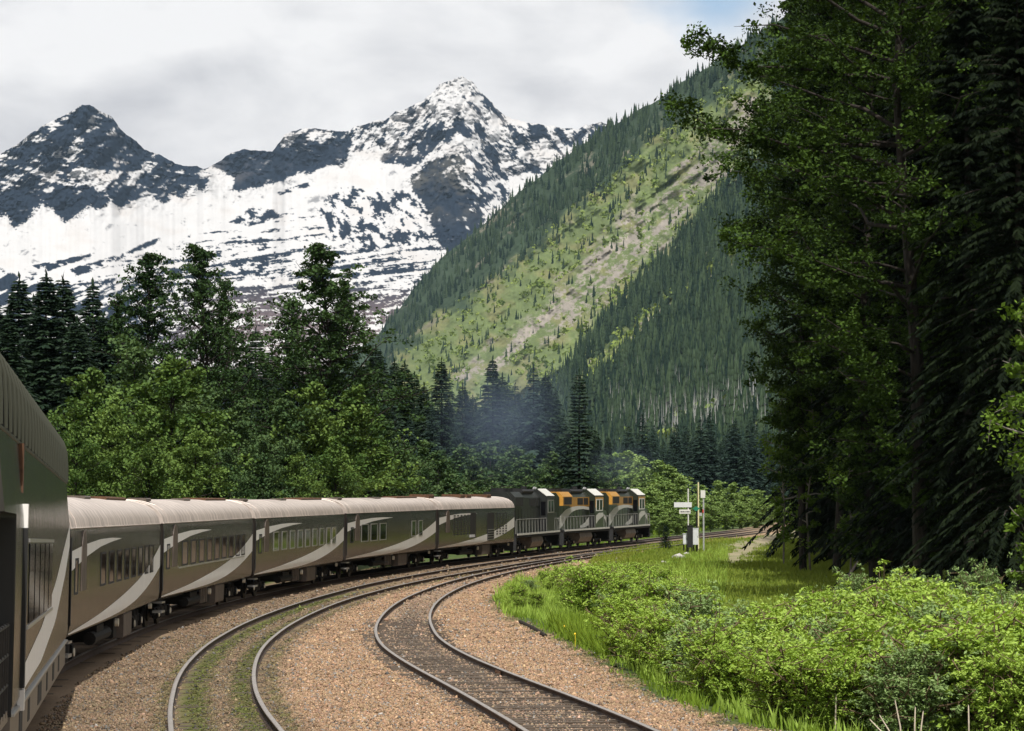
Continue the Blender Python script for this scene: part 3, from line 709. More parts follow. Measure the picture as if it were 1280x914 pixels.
green = C(.085, .125, .036); dgreen = C(.034, .056, .030); rockh = C(.26, .232, .20); tan = C(.20, .19, .085)
c = np.ones(hxx.shape)[..., None] * dgreen * (1 + .3 * kB[..., None])
def lay(c, m, colr_): m = np.clip(m, 0, 1)[..., None]; return c * (1 - m) + colr_ * m
c = lay(c, Z['b'], (C(.122, .158, .060) * (1 + .25 * kA[..., None] + .25 * kB[..., None])))
c = lay(c, Z['b'] * sstep(-.05, .35, kC) * .7, tan * (1 + .25 * kB[..., None]))
c = lay(c, Z['r'] * sstep(.0, .12, kA * .8 + .8 * kB + .04), rockh * (1 + .25 * kB[..., None]))
c = lay(c, Z['p'], C(.145, .172, .055) * (1 + .25 * kB[..., None]))
c = lay(c, Z['p'] * sstep(.15, .27, kA * .6 + kB * .9), rockh)
c = lay(c, Z['t'] * sstep(.18, .42, kA + .3 * kB) * .7, C(.20, .175, .135))
c = lay(c, Z['g'] * .6, C(.10, .115, .075))
cc = np.clip(c, .006, .8)
ny_, nx_ = hxx.shape; ii = np.arange(ny_ * nx_).reshape(ny_, nx_)
Fm = np.stack([ii[:-1, :-1], ii[1:, :-1], ii[1:, 1:], ii[:-1, 1:]], -1).reshape(-1, 4)
back = HV[0].copy(); back[:, 0] += 900; back[:, 1] += 500; back[:, 2] -= 300
Vall = np.concatenate([HV.reshape(-1, 3), back]); bi = ny_ * nx_ + np.arange(nx_)
Fb = np.stack([ii[0, :-1], ii[0, 1:], bi[1:], bi[:-1]], -1)
c4 = np.concatenate([cc, np.ones(cc.shape[:2] + (1,))], -1).reshape(-1, 4); c4 = np.concatenate([c4, c4[:nx_]])
tag(link('hillside', mesh_np('hillside', Vall, [Fm, Fb], attr_color_mat('hillside_ground', .95, .1, 0), {'col': c4}, True)), kind='structure')

def hill_point(x, y):
    """point on the valley wall on the sight line of pixel (x, y); arrays"""
    j = np.clip(np.searchsorted(hx, x) - 1, 0, nx_ - 2); fj = (x - hx[j]) / (hx[j + 1] - hx[j])
    yr_ = h_yr[j] * (1 - fj) + h_yr[j + 1] * fj
    t = np.clip((y - yr_) / (634.0 - yr_), 0, .999) * (ny_ - 1); i = np.clip(t.astype(int), 0, ny_ - 2); fi = (t - i)[:, None]; fj = fj[:, None]
    return (HV[i, j] * (1 - fj) + HV[i, j + 1] * fj) * (1 - fi) + (HV[i + 1, j] * (1 - fj) + HV[i + 1, j + 1] * fj) * fi

# hillside conifers: jagged small spruces; the largest in view become things, the rest one mass
def tiny_conifer(seed, layers=5):
    r = np.random.default_rng(seed); V, Fs = [], []
    V += [(-.02, -.02, 0), (.02, -.02, 0), (0, .03, 0), (0, 0, .3)]; Fs += [(0, 1, 3), (1, 2, 3), (2, 0, 3)]
    for k in range(layers):
        z0 = .08 + .80 * k / layers; z1 = min(1.0, z0 + .40 * (1 - .35 * k / layers)); R = .19 * (1 - k / (layers + .6)) + .012
        o = len(V); V.append((r.normal(0, .008), r.normal(0, .008), z1)); n = 9
        for q in range(n):
            a = 2 * math.pi * q / n + r.uniform(-.2, .2); rad = R * (1.0 if q % 2 else .5) * r.uniform(.75, 1.2)
            V.append((rad * math.cos(a), rad * math.sin(a), z0 + r.uniform(-.04, .02)))
        Fs += [(o, o + 1 + q, o + 1 + (q + 1) % n) for q in range(n)]
    return np.array(V, float), np.array(Fs)
def scatter_hill(n, x0, x1, y0, y1, wfun):
    r = RNG
    x = r.uniform(x0, x1, n); y = r.uniform(y0, y1, n)
    yr_ = np.interp(x, hx, h_yr)
    k = (y > yr_ + .5) & (y < 630)
    x, y = x[k], y[k]
    w = wfun(x, y)
    k = r.random(len(x)) < w
    return x[k], y[k]
def dens(x, y):
    a_l, a_c = (x * .78 - y * .62), (x * .62 + y * .78)
    n = fbm(a_c / 16, a_l / 75, 4, 121, .6); m = fbm(x / 40, y / 30, 4, 131); f = fbm(x / 11, y / 11, 3, 133)
    z = zones(x, y, n * 16 + m * 22)
    d = np.full(x.shape, .62)
    d = d * (1 - z['t']) + z['t'] * np.clip(.50 + n * 1.4 + f * .6, .03, 1)
    d = d * (1 - z['b']) + z['b'] * np.clip(.025 + .75 * np.clip(m + .7 * f - .06, 0, 1) + .25 * np.clip(n, 0, 1), 0, .6)
    d = d * (1 - .75 * z['r'])
    d = d * (1 - z['s']) + z['s'] * np.clip(.80 + n * .6, 0, 1)
    d = d * (1 - z['p']) + z['p'] * .10
    d = d * (1 - z['d']) + z['d'] * .95
    d = d * (1 - .75 * z['g'])
    return d
hs = scatter_hill(30000, 430, 990, 30, 628, dens)
hpx, hpy = hs
hpos = hill_point(hpx, hpy)
hh_ = RNG.uniform(7, 20, len(hpx)) * np.where(sdist(hpx, hpy, Z_DARK) > -6, 1.15, 1.0) * np.where(sdist(hpx, hpy, Z_BRIGHT) > 0, .72, 1.0)
app = hh_ / hpos[:, 1]
order = np.argsort(-app * (1 + 1.0 * ((hpx < 985) & (hpy < 560))))
N_IND = 175
TC = [tiny_conifer(s, 4 + s % 3) for s in range(6)]
CONE_LABEL = 'small dark pointed conifer among many on the steep forested mountainside'
tm = [mesh_np('hillside_conifer', TC[s][0], TC[s][1], LM['hill'], {'tint': np.full(len(TC[s][0]), .35 + .08 * s)}) for s in range(6)]
for q, i in enumerate(order[:N_IND]):
    o = link('hillside_conifer', tm[q % 6], None, hpos[i] - np.array((0, 0, .6)))
    o.scale = (hh_[i] * RNG.uniform(.7, 1.05),) * 2 + (hh_[i],); o.rotation_euler = (0, 0, RNG.uniform(0, 6.28))
    tag(o, CONE_LABEL, 'conifer', 'conifers scattered over the mountainside')
def mass(name, lib, pos, size, wid, material, tint, label, cat):
    V, Fs, T, o = [], [], [], 0
    for i in range(len(pos)):
        v, f = lib[i % len(lib)]
        a = RNG.uniform(0, 6.28); ca, sa = math.cos(a), math.sin(a)
        w = v * np.array([size[i] * wid[i], size[i] * wid[i], size[i]])
        V.append(np.stack([w[:, 0] * ca - w[:, 1] * sa, w[:, 0] * sa + w[:, 1] * ca, w[:, 2]], 1) + pos[i]); Fs.append(f + o); o += len(v); T.append(np.full(len(v), tint[i]))
    ob = link(name, mesh_np(name, np.concatenate(V), np.concatenate(Fs), material, {'tint': np.concatenate(T)}))
    return tag(ob, label, cat, kind='stuff')
rest = order[N_IND:]
mass('conifer_forest', TC, hpos[rest] - np.array((0, 0, .6)), hh_[rest], RNG.uniform(.65, 1.05, len(rest)), LM['hill'], RNG.uniform(.0, .95, len(rest)), 'dark conifer forest covering the steep mountainside in streaks', 'forest')
# broadleaf brush on the avalanche slope
def blob(seed):
    r = np.random.default_rng(seed); V, Fs = [], []
    for k in range(16):
        p = np.array([r.normal(0, .30), r.normal(0, .30), abs(r.normal(.35, .22))]); a = r.uniform(0, 6.28); s = r.uniform(.16, .32)
        t = np.array([math.cos(a), math.sin(a), r.uniform(-.5, .5)]); b = np.array([-math.sin(a) * .4, math.cos(a) * .4, .8])
        o = len(V); V += [p - t * s, p - b * s * .7, p + t * s, p + b * s]; Fs += [(o, o + 1, o + 2), (o, o + 2, o + 3)]
    return np.array(V), np.array(Fs)
BL = [blob(s) for s in range(6)]
def dens_b(x, y):
    n = fbm(x / 22, y / 15, 4, 141, .6); z = zones(x, y, 0)
    return np.clip((z['b'] * .75 + z['p'] * .7 + z['g'] * .25) * (1 - .75 * z['r']) * (.45 + 1.4 * n), 0, 1)
bx, by = scatter_hill(11000, 440, 985, 60, 600, dens_b)
bp_ = hill_point(bx, by)
mass('hillside_brush', BL, bp_, RNG.uniform(3.5, 8.5, len(bx)), np.ones(len(bx)), LM['brush'], RNG.uniform(0, 1, len(bx)), 'light green brush covering the open avalanche slope', 'brush')
# bleached snags: tall dead trunks at the foot of the dark slope
sx, sy = scatter_hill(2600, 760, 960, 470, 555, lambda x, y: .05 + .35 * np.exp(-((y - 520) / 20) ** 2))
sp_ = hill_point(sx, sy)
sv = np.array([(-.012, 0, 0), (.006, -.010, 0), (.006, .010, 0), (0, 0, 1)], float); sf = np.array([(0, 1, 3), (1, 2, 3), (2, 0, 3)])
def snag_mass():
    V, Fs = [], []
    for i in range(len(sx)):
        h = RNG.uniform(9, 19); lean = RNG.normal(0, .03, 2)
        v = sv * np.array([h * 1.15, h * 1.15, h]); v[3, :2] += lean * h
        V.append(v + sp_[i]); Fs.append(sf + 4 * i)
    o = link('dead_snags', mesh_np('dead_snags', np.concatenate(V), np.concatenate(Fs), mat('bleached_snag', (.24, .24, .23), .9)))
    tag(o, 'stand of pale dead tree trunks at the foot of the dark slope', 'snags', kind='stuff')
snag_mass()

# ------------------------------------------------------------------ tree library
def quads(Pc, t, b, size, asp):
    """leaf quads: centres Pc, axes t and b, half-length size, half-width size*asp"""
    s = size[:, None]
    V = np.stack([Pc - t * s, Pc - b * s * asp, Pc + t * s, Pc + b * s * asp], 1)
    return V
def rand_axes(n, r, flat=.5):
    nrm = r.normal(0, 1, (n, 3)); nrm[:, 2] = np.abs(nrm[:, 2]) + flat; nrm /= np.linalg.norm(nrm, axis=1)[:, None]
    a = r.normal(0, 1, (n, 3)); t = np.cross(nrm, a); t /= np.linalg.norm(t, axis=1)[:, None] + 1e-9
    return t, np.cross(nrm, t)
def quad_mesh(name, V4, tint, material):
    n = len(V4)
    return mesh_np(name, V4.reshape(-1, 3), np.arange(4 * n).reshape(n, 4), material, {'tint': np.repeat(tint, 4)})
def tubes_mesh(name, segs, material, n=6):
    """segs: list of (points array, radii array)"""
    b = MB()
    for p, r in segs: b.tube(p, list(r), n, False)
    me = bpy.data.meshes.new(name); me.from_pydata([tuple(v) for v in b.V], [], b.F); me.materials.append(material)
    me.polygons.foreach_set("use_smooth", np.ones(len(me.polygons), bool)); me.update()
    return me

def conifer_data(h, R, seed, spacing=.42, nb=6, ns=7, droop=.30, up=.12, base=.06, gap=.12, shape=.85, leaf=1.0, sag=0.0, cap=.42, asp=.36, rng=(.72, 1.2)):
    r = np.random.default_rng(seed)
    zs = []; z = h * base
    while z < h * .985:
        zs.append(z); z += spacing * r.uniform(.7, 1.3) * (1 - .45 * z / h)
    Cn, T, B, S, tn = [], [], [], [], []
    segs = [(np.array([(0, 0, -.3), (.05 * r.normal(), .05 * r.normal(), h * .4), (0, 0, h * .97)]), np.array([h * .0135, h * .0095, .02]))]
    az0 = r.uniform(0, 6.28)
    lob = r.uniform(.75, 1.15, 9)
    for z in zs:
        k = max(3, int(round(nb * (1 - .4 * z / h))))
        ring = r.uniform(*rng)
        for q in range(k):
            if r.random() < gap: continue
            az = az0 + 2 * math.pi * (q + r.uniform(-.35, .35)) / k
            L = R * (max(0, 1 - z / h)) ** shape * r.uniform(.62, 1.18) * ring * lob[int((az / 6.2832 * 9)) % 9] + .10 + .012 * h * (1 - z / h)
            d = np.array([math.cos(az), math.sin(az), 0]); lat = np.array([-d[1], d[0], 0])
            u_ = up + .35 * (z / h) ** 2; dr = droop * (1 - .6 * z / h)
            tint = r.uniform(0, 1)
            m = max(3, int(ns * (.35 + .65 * L / R)))
            for sgm in range(m):
                f = (sgm + r.uniform(.3, 1)) / m
                p = d * L * f + np.array([0, 0, z + L * (u_ * f - dr * f * f)])
                for side in (-1, 1, 0):
                    ln = min((.22 * L + .16) * (1.1 - .55 * f), cap) * r.uniform(.65, 1.3) * leaf
                    dirv = d * (.75 if side else 1.0) + lat * side * .85 + np.array([0, 0, -.15 - .35 * f - sag * r.uniform(.3, 1.2)])
                    dirv /= np.linalg.norm(dirv)
                    bb = np.cross(dirv, np.array([0, 0, 1.0]) + .5 * r.normal(0, 1, 3)); bb /= np.linalg.norm(bb) + 1e-9
                    Cn.append(p + dirv * ln * .8); T.append(dirv); B.append(bb); S.append(ln); tn.append(np.clip(tint * .6 + r.uniform(0, .5), 0, 1))
            if L > R * .45 and q % 2 == 0:
                segs.append((np.array([(0, 0, z), d * L * .5 + np.array([0, 0, z + L * (.5 * u_ - .25 * dr)]), d * L * .9 + np.array([0, 0, z + L * (.9 * u_ - .81 * dr)])]), np.array([.012 * L + .015, .008 * L + .01, .006])))
    # leader tip
    for q in range(5):
        zt = h * (.97 + .008 * q); Cn.append(np.array([0, 0, zt])); T.append(np.array([r.normal(0, .25), r.normal(0, .25), 1.0])); b = r.normal(0, 1, 3); b[2] = 0; B.append(b / np.linalg.norm(b)); S.append(.016 * h); tn.append(.5)
    return segs, quads(np.array(Cn), np.array(T), np.array(B), np.array(S), asp), np.array(tn)

def broad_data(h, R, seed, nlimb=26, clumps=7, nleaf=70, leaf=.11, zlo=.12, zpk=.35, top=.9, rc=.55, upang=.55, holes=.1, trunk_r=.011, lobes=None, extra=None, lean=(0, 0), tap=1.35, flat=.35, asp=.62):
    r = np.random.default_rng(seed)
    segs, Cn, tn, Sz = [], [], [], []
    trunk = np.array([(0, 0, -.3), (lean[0] * .3 + r.normal(0, .012) * h, r.normal(0, .012) * h, h * .3), (lean[0] * .65 + r.normal(0, .018) * h, lean[1] * .65 + r.normal(0, .018) * h, h * .65), (lean[0], lean[1], h * top)])
    segs.append((trunk, np.array([h * trunk_r, h * trunk_r * .8, h * trunk_r * .45, .02])))
    def tp(z): return np.array([np.interp(z, trunk[:, 2], trunk[:, k]) for k in range(3)])
    limbs = []
    for q in range(nlimb):
        f = (q + r.uniform(.1, .9)) / nlimb; z = h * (zlo + (top - zlo) * f)
        zz = z / h
        pr = (np.clip((zz - zlo * .4) / max(zpk - zlo * .4, .01), .35, 1)) if zz < zpk else max(.07, (1 - ((zz - zpk) / (1.02 - zpk)) ** tap))
        az = q * 2.39996 + r.uniform(-.5, .5)
        L = R * pr * r.uniform(.45, 1.35)
        if lobes: L *= 1 + lobes[2] * math.cos(az - lobes[0])
        limbs.append((tp(z), az, L, upang * r.uniform(.2, 1.5)))
    for e in (extra or []): limbs.append((tp(e[0]), e[1], e[2], e[3]))
    for p0, az, L, ua in limbs:
        d = np.array([math.cos(az), math.sin(az), ua]); d /= np.linalg.norm(d)
        n = 5; pts = [p0]
        for k in range(1, n):
            d2 = d + r.normal(0, .22, 3) + np.array([0, 0, .05]); d2 /= np.linalg.norm(d2); pts.append(pts[-1] + d2 * L / (n - 1))
        pts = np.array(pts); segs.append((pts, np.linspace(.010 * L + .02, .008, n)))
        nc = max(2, int(clumps * (.4 + .6 * L / R)))
        ex = any(p0[2] == tp(q[0])[2] and az == q[1] for q in (extra or []))
        for k in range(nc * 3 if ex else nc):
            f = r.uniform(.22, 1.04) if L > .5 * R else r.uniform(.0, 1.05)
            base = np.array([np.interp(f * (n - 1), range(n), pts[:, a]) for a in range(3)])
            c0 = base + r.normal(0, 1, 3) * np.array([.42, .42, .30]) * ((.25 + .22 * L) if not ex else .9) * (.5 + .5 * f)
            if r.random() < holes: continue
            if r.random() < .5: segs.append((np.array([base, c0]), np.array([.012, .005])))
            m = int(nleaf * r.uniform(.5, 1.4)); sc = rc * r.uniform(.5, 1.4) * (.50 + .50 * min(1, L / (R * .7)))
            pp = r.normal(0, 1, (m, 3)); pp /= np.linalg.norm(pp, axis=1)[:, None]; pp *= (r.random(m) ** .5)[:, None]
            Cn.append(c0 + pp * np.array([1.0, 1.0, .62]) * sc); tn.append(np.clip(r.uniform(.1, .75) + r.uniform(-.22, .22, m), 0, 1)); Sz.append(leaf * r.uniform(.6, 1.35, m))
    Cn, tn, Sz = np.concatenate(Cn), np.concatenate(tn), np.concatenate(Sz)
    t, b = rand_axes(len(Cn), r, flat)
    return segs, quads(Cn, t, b, Sz, asp), tn

PROTO = {}
def proto(key, data, leafm, barkm, scatter='crown'):
    segs, V4, tn = data
    PROTO[key] = (tubes_mesh('trunk', segs, barkm), quad_mesh(scatter, V4, tn, leafm))
def plant(name, key, x, y, z, s=1.0, rz=None, label=None, cat='tree', group=None, sxy=1.0, part='crown', stem='trunk'):
    """a tree: Empty at the foot with its trunk and crown"""
    e = empty(name, (x, y, z), RNG.uniform(0, 6.28) if rz is None else rz); e.scale = (s * sxy, s * sxy, s)
    tag(e, label, cat, group)
    tme, cme = PROTO[key]
    link(stem, tme, e); link(part, cme, e)
    return e
# ------------------------------------------------------------------ trees behind the train
for k in range(4):
    proto('spruce%d' % k, conifer_data(20, 3.3 + .35 * k, 200 + k, spacing=.34, nb=9, ns=14, droop=.42, up=.10, shape=.80, gap=.08, cap=.30, asp=.32), LM['spruce'], M['bark'])
    proto('spruceb%d' % k, conifer_data(22, 2.7 + .3 * k, 220 + k, spacing=.40, nb=8, ns=7, droop=.45, up=.05, shape=.75, gap=.10, cap=.5, asp=.42), LM['sprucemid'], M['bark'])
proto('lone_spruce', conifer_data(20, 4.0, 260, spacing=.55, nb=8, ns=10, droop=.38, up=.16, shape=.70, gap=.14, cap=.42), LM['spruce'], M['bark'])
for k in range(3):
    proto('cotton%d' % k, broad_data(20, 5.6, 300 + k, nlimb=130, clumps=9, nleaf=34, leaf=.11, zlo=.06, zpk=.26, top=.985, rc=.56, upang=.65, holes=.10, tap=1.8), LM['cotton'], M['bark'])
    proto('leafy%d' % k, broad_data(10, 3.5, 320 + k, nlimb=52, clumps=9, nleaf=52, leaf=.10, zlo=.02, zpk=.22, top=.95, rc=.60, upang=.55, holes=.06), LM['leafy'], M['bark'])
    proto('leafydark%d' % k, broad_data(10, 3.5, 360 + k, nlimb=52, clumps=9, nleaf=52, leaf=.10, zlo=.02, zpk=.22, top=.95, rc=.60, upang=.55, holes=.06), LM['leafydark'], M['bark'])
    proto('birch%d' % k, broad_data(9, 2.6, 380 + k, nlimb=30, clumps=8, nleaf=46, leaf=.13, zlo=.03, zpk=.28, top=.95, rc=.55, upang=.7, holes=.05), LM['leafydark'], M['bark_pale'])
    proto('pale%d' % k, broad_data(9, 2.6, 340 + k, nlimb=30, clumps=8, nleaf=46, leaf=.14, zlo=.03, zpk=.28, top=.95, rc=.6, upang=.6, holes=.05), LM['pale'], M['bark_pale'])
ORD = ['first', 'second', 'third', 'fourth', 'fifth', 'sixth', 'seventh', 'eighth', 'ninth', 'tenth', 'eleventh', 'twelfth', 'thirteenth', 'fourteenth', 'fifteenth', 'sixteenth', 'seventeenth', 'eighteenth', 'nineteenth', 'twentieth', 'twenty-first', 'twenty-second', 'twenty-third', 'twenty-fourth']
def tree_at(name, key, ph, x, ytop, d, label, cat='tree', group=None, sxy=1.0, zg=-.5, rz=None):
    """tree of prototype height ph whose tip is seen at (x, ytop)"""
    p = P(x, ytop, d); h = p[2] - zg
    return plant(name, key, p[0], p[1], zg, h / ph, rz, label, cat, group, sxy)
left_spruces = [(-8, 372, 168), (24, 345, 176), (10, 392, 150), (58, 340, 165), (42, 372, 186), (79, 344, 172), (96, 398, 160), (116, 352, 190), (130, 392, 180), (-30, 330, 160)]
for i, (x, y, d) in enumerate(sorted(left_spruces)):
    tree_at('spruce_tree', 'spruce%d' % (i % 4), 20, x, y, d, '%s dark spruce from the left in the stand above the tall dome car' % ORD[i], 'tree', 'dark spruces at the left edge', 1.1)
for i, (x, y, d, k, lab, w) in enumerate([
        (186, 314, 182, 0, 'tall dark cottonwood with dense pointed top, left of the twin-topped one', 1.0),
        (247, 303, 176, 1, 'tall cottonwood with sparse open top, left of the gap in the trees', .92),
        (282, 350, 184, 2, 'narrow cottonwood leaning over the gap right of the open-topped one', .75),
        (399, 303, 178, 1, 'tallest broad cottonwood right of the gap, with ragged right side', 1.18),
        (432, 352, 184, 2, 'ragged cottonwood at the right shoulder of the tallest one', .9),
        (150, 368, 190, 2, 'small cottonwood filling in between the spruces and tall dark cottonwood', .9),
        (365, 372, 186, 0, 'dark cottonwood tucked behind the left side of the tallest one', .9)]):
    tree_at('cottonwood_tree', 'cotton%d' % k, 20, x, y, d, lab, 'tree', 'cottonwoods behind the train', w)
for i, (x, y, d, k) in enumerate([(320, 410, 230, 0), (340, 436, 235, 1), (308, 440, 225, 2), (470, 432, 260, 3), (452, 455, 250, 0), (335, 470, 210, 2), (300, 462, 215, 1)]):
    tree_at('spruce_tree', 'spruce%d' % k, 20, x, y, d, ['lone dark spruce tip in the gap between the cottonwoods', 'shorter spruce right of the spruce tip in the gap', 'spruce left of the spruce tip in the gap', 'dark spruce right of the tallest cottonwood', 'lower spruce against the right side of the tallest cottonwood', 'low spruce at the foot of the gap between cottonwoods', 'low spruce beside the narrow leaning cottonwood'][i], 'tree', 'spruces between the cottonwoods', 1.15)
for i, (x, y, d, k, w) in enumerate(sorted([(118, 452, 152, 0, 1.05), (165, 418, 158, 1, 1.1), (215, 436, 150, 2, 1.15), (258, 474, 160, 0, 1.1), (300, 498, 158, 1, 1.0), (355, 492, 162, 2, 1.1), (395, 470, 164, 0, 1.05), (440, 476, 170, 1, 1.1), (478, 520, 176, 2, 1.0), (138, 500, 140, 1, .9), (190, 520, 140, 0, 1.0), (245, 530, 145, 2, 1.0), (330, 545, 150, 1, 1.0), (420, 545, 158, 2, 1.0), (96, 520, 138, 2, .8), (508, 548, 190, 0, 1.0), (372, 560, 150, 0, .9), (285, 560, 146, 1, .9)])):
    tree_at('leafy_tree', ('leafydark%d' if 250 < x < 372 or x > 470 or i % 7 == 3 else 'leafy%d') % k, 10, x, y, d, '%s round leafy green tree from the left in the thicket behind the coaches' % ORD[i], 'tree', 'leafy trees behind the coaches', w * .98)
mid = [(486, 470, 330), (493, 450, 350), (506, 452, 345), (518, 466, 350), (530, 480, 340), (552, 449, 330), (561, 500, 340), (578, 480, 350), (591, 494, 352), (603, 505, 345), (616, 447, 335), (628, 468, 345), (644, 480, 350), (655, 500, 340), (667, 457, 330), (682, 466, 335), (694, 488, 345), (540, 510, 320), (570, 530, 310), (635, 525, 320), (705, 515, 330), (745, 540, 360), (760, 545, 380), (512, 520, 300)]
for i, (x, y, d) in enumerate(sorted(mid)):
    tree_at('spruce_tree', ('spruce%d' if i % 3 else 'spruceb%d') % (i % 4), 20 if i % 3 else 22, x, y, d, '%s dark spruce from the left in the row behind the last coach and smoke' % ORD[i], 'tree', 'spruces behind the smoke', 1.0 if i % 2 else 1.15)
tree_at('spruce_tree', 'lone_spruce', 20, 724, 463, 285, 'tall layered spruce standing alone just behind the locomotives', 'tree', None, .98, 0)
for i, (x, y, d, k) in enumerate(sorted([(530, 545, 270, 0), (548, 560, 262, 1), (575, 550, 280, 2), (592, 566, 270, 0), (612, 548, 285, 1), (640, 552, 290, 2), (656, 566, 280, 1), (690, 560, 290, 0), (745, 575, 300, 2), (762, 566, 310, 1), (505, 575, 240, 2), (600, 590, 260, 0)])):
    tree_at('birch_tree', 'birch%d' % k, 9, x, y, d, '%s young green birch from the left at the foot of the spruces' % ORD[i], 'tree', 'young birches below the spruces', 1.25)
# bright young trees and shrubs beyond the signals
beyond = [(782, 562, 330, 0), (800, 566, 345, 1), (820, 572, 350, 2), (838, 580, 340, 0), (850, 592, 330, 1), (772, 590, 320, 2), (795, 600, 315, 0), (812, 606, 310, 1), (836, 612, 312, 2), (858, 618, 318, 0), (878, 604, 370, 1), (898, 598, 380, 2), (916, 602, 375, 0), (932, 606, 380, 1), (948, 610, 370, 2), (962, 618, 372, 0), (976, 626, 365, 1), (888, 622, 345, 0), (908, 626, 350, 2), (926, 628, 352, 1), (944, 630, 350, 0), (824, 630, 300, 1), (846, 636, 300, 0), (870, 634, 325, 2), (990, 622, 385, 2), (1005, 618, 390, 0)]
for i, (x, y, d, k) in enumerate(sorted(beyond)):
    o = tree_at('young_tree', 'pale%d' % k, 9, x, y, d, None, 'young tree', 'bright young trees beyond the signal posts', 1.5, .1)
    o['label'] = ('bright green young tree growing between the front locomotive and signal posts' if x < 858 else 'bright green young tree growing beyond the track right of the signal posts')
    o['group'] = 'young trees left of the posts' if x < 858 else 'young trees right of the posts'
# valley conifers behind them
vc = []
for k in range(44):
    x = 770 + 4.9 * k + RNG.uniform(-4, 4); vc.append((x, 532 + RNG.uniform(-16, 26) + (6 if k % 3 else -8), RNG.uniform(600, 820)))
for i, (x, y, d) in enumerate(vc):
    tree_at('valley_conifer', 'spruceb%d' % (i % 4), 22, x, y, d, 'dark conifer in the dense valley wood below the shadowed slope', 'conifer', 'conifers in the valley wood', 1.25, -1)

# ------------------------------------------------------------------ dark forest on the right
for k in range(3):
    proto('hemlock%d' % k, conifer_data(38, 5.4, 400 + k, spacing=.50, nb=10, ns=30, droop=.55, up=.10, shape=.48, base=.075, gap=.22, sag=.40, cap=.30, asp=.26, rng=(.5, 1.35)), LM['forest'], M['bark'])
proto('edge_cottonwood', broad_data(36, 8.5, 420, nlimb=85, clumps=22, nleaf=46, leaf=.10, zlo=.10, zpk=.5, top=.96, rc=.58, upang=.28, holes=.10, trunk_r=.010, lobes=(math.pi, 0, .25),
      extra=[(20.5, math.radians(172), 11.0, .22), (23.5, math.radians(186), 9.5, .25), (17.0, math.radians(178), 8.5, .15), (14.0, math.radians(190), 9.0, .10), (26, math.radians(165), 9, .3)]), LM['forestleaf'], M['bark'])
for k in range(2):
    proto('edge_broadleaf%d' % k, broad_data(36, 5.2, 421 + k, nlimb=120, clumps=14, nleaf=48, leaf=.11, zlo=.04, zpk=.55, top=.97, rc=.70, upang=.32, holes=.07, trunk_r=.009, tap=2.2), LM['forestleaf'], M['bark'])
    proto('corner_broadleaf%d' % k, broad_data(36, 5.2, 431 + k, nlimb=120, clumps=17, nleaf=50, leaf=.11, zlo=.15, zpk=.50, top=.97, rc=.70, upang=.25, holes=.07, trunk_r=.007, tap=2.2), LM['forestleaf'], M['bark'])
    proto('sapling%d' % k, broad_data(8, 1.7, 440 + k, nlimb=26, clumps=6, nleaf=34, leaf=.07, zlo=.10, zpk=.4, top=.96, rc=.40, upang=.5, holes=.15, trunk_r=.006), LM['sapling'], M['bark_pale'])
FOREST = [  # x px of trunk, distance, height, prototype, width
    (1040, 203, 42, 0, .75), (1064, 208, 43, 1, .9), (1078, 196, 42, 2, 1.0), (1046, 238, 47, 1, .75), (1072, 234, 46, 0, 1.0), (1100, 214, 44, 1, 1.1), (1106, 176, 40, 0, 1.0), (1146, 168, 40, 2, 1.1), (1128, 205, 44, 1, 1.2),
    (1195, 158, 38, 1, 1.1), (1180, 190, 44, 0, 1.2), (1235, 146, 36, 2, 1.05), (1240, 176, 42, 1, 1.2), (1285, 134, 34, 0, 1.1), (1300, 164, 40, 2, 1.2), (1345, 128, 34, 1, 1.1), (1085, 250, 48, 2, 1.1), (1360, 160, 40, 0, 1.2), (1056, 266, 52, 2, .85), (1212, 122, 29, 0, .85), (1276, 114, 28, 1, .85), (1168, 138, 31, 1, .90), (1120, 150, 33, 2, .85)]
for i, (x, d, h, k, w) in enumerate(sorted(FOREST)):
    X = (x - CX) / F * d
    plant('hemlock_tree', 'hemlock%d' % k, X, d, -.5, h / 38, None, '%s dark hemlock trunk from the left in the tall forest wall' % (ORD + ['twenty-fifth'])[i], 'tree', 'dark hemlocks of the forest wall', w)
plant('cottonwood_tree', 'edge_cottonwood', (1150 - CX) / F * 126, 126, -.6, 1.0, 0.0, 'big cottonwood in front of the forest, with long branches reaching over the hillside', 'tree', None)
for x, d, s, k, w, rz, lab in [('c1003', 176, 1.04, 0, .95, .3, 'slim broadleaf tree at the left corner of the dark forest wall'), ('c1044', 166, 1.05, 1, 1.0, 1.0, 'broadleaf tree second from the left corner of the forest wall'), ('1094', 146, 1.0, 0, 1.0, 2.4, 'broadleaf tree left of the big overhanging cottonwood'), ('1250', 124, .85, 1, .8, 2.2, 'dark broadleaf tree by the right edge behind the bushes'), ('1200', 132, .9, 0, .85, 4.0, 'dark broadleaf tree right of the big overhanging cottonwood'), ('1300', 130, .9, 0, .9, 5.0, 'broadleaf tree cut by the right edge of the picture')]:
    pk_ = ('corner_broadleaf%d' if x[0] == 'c' else 'edge_broadleaf%d') % k; x = float(x.lstrip('c'))
    plant('broadleaf_tree', pk_, (x - CX) / F * d, d, -.6, s, rz, lab, 'tree', 'broadleaf trees of the forest edge', w)
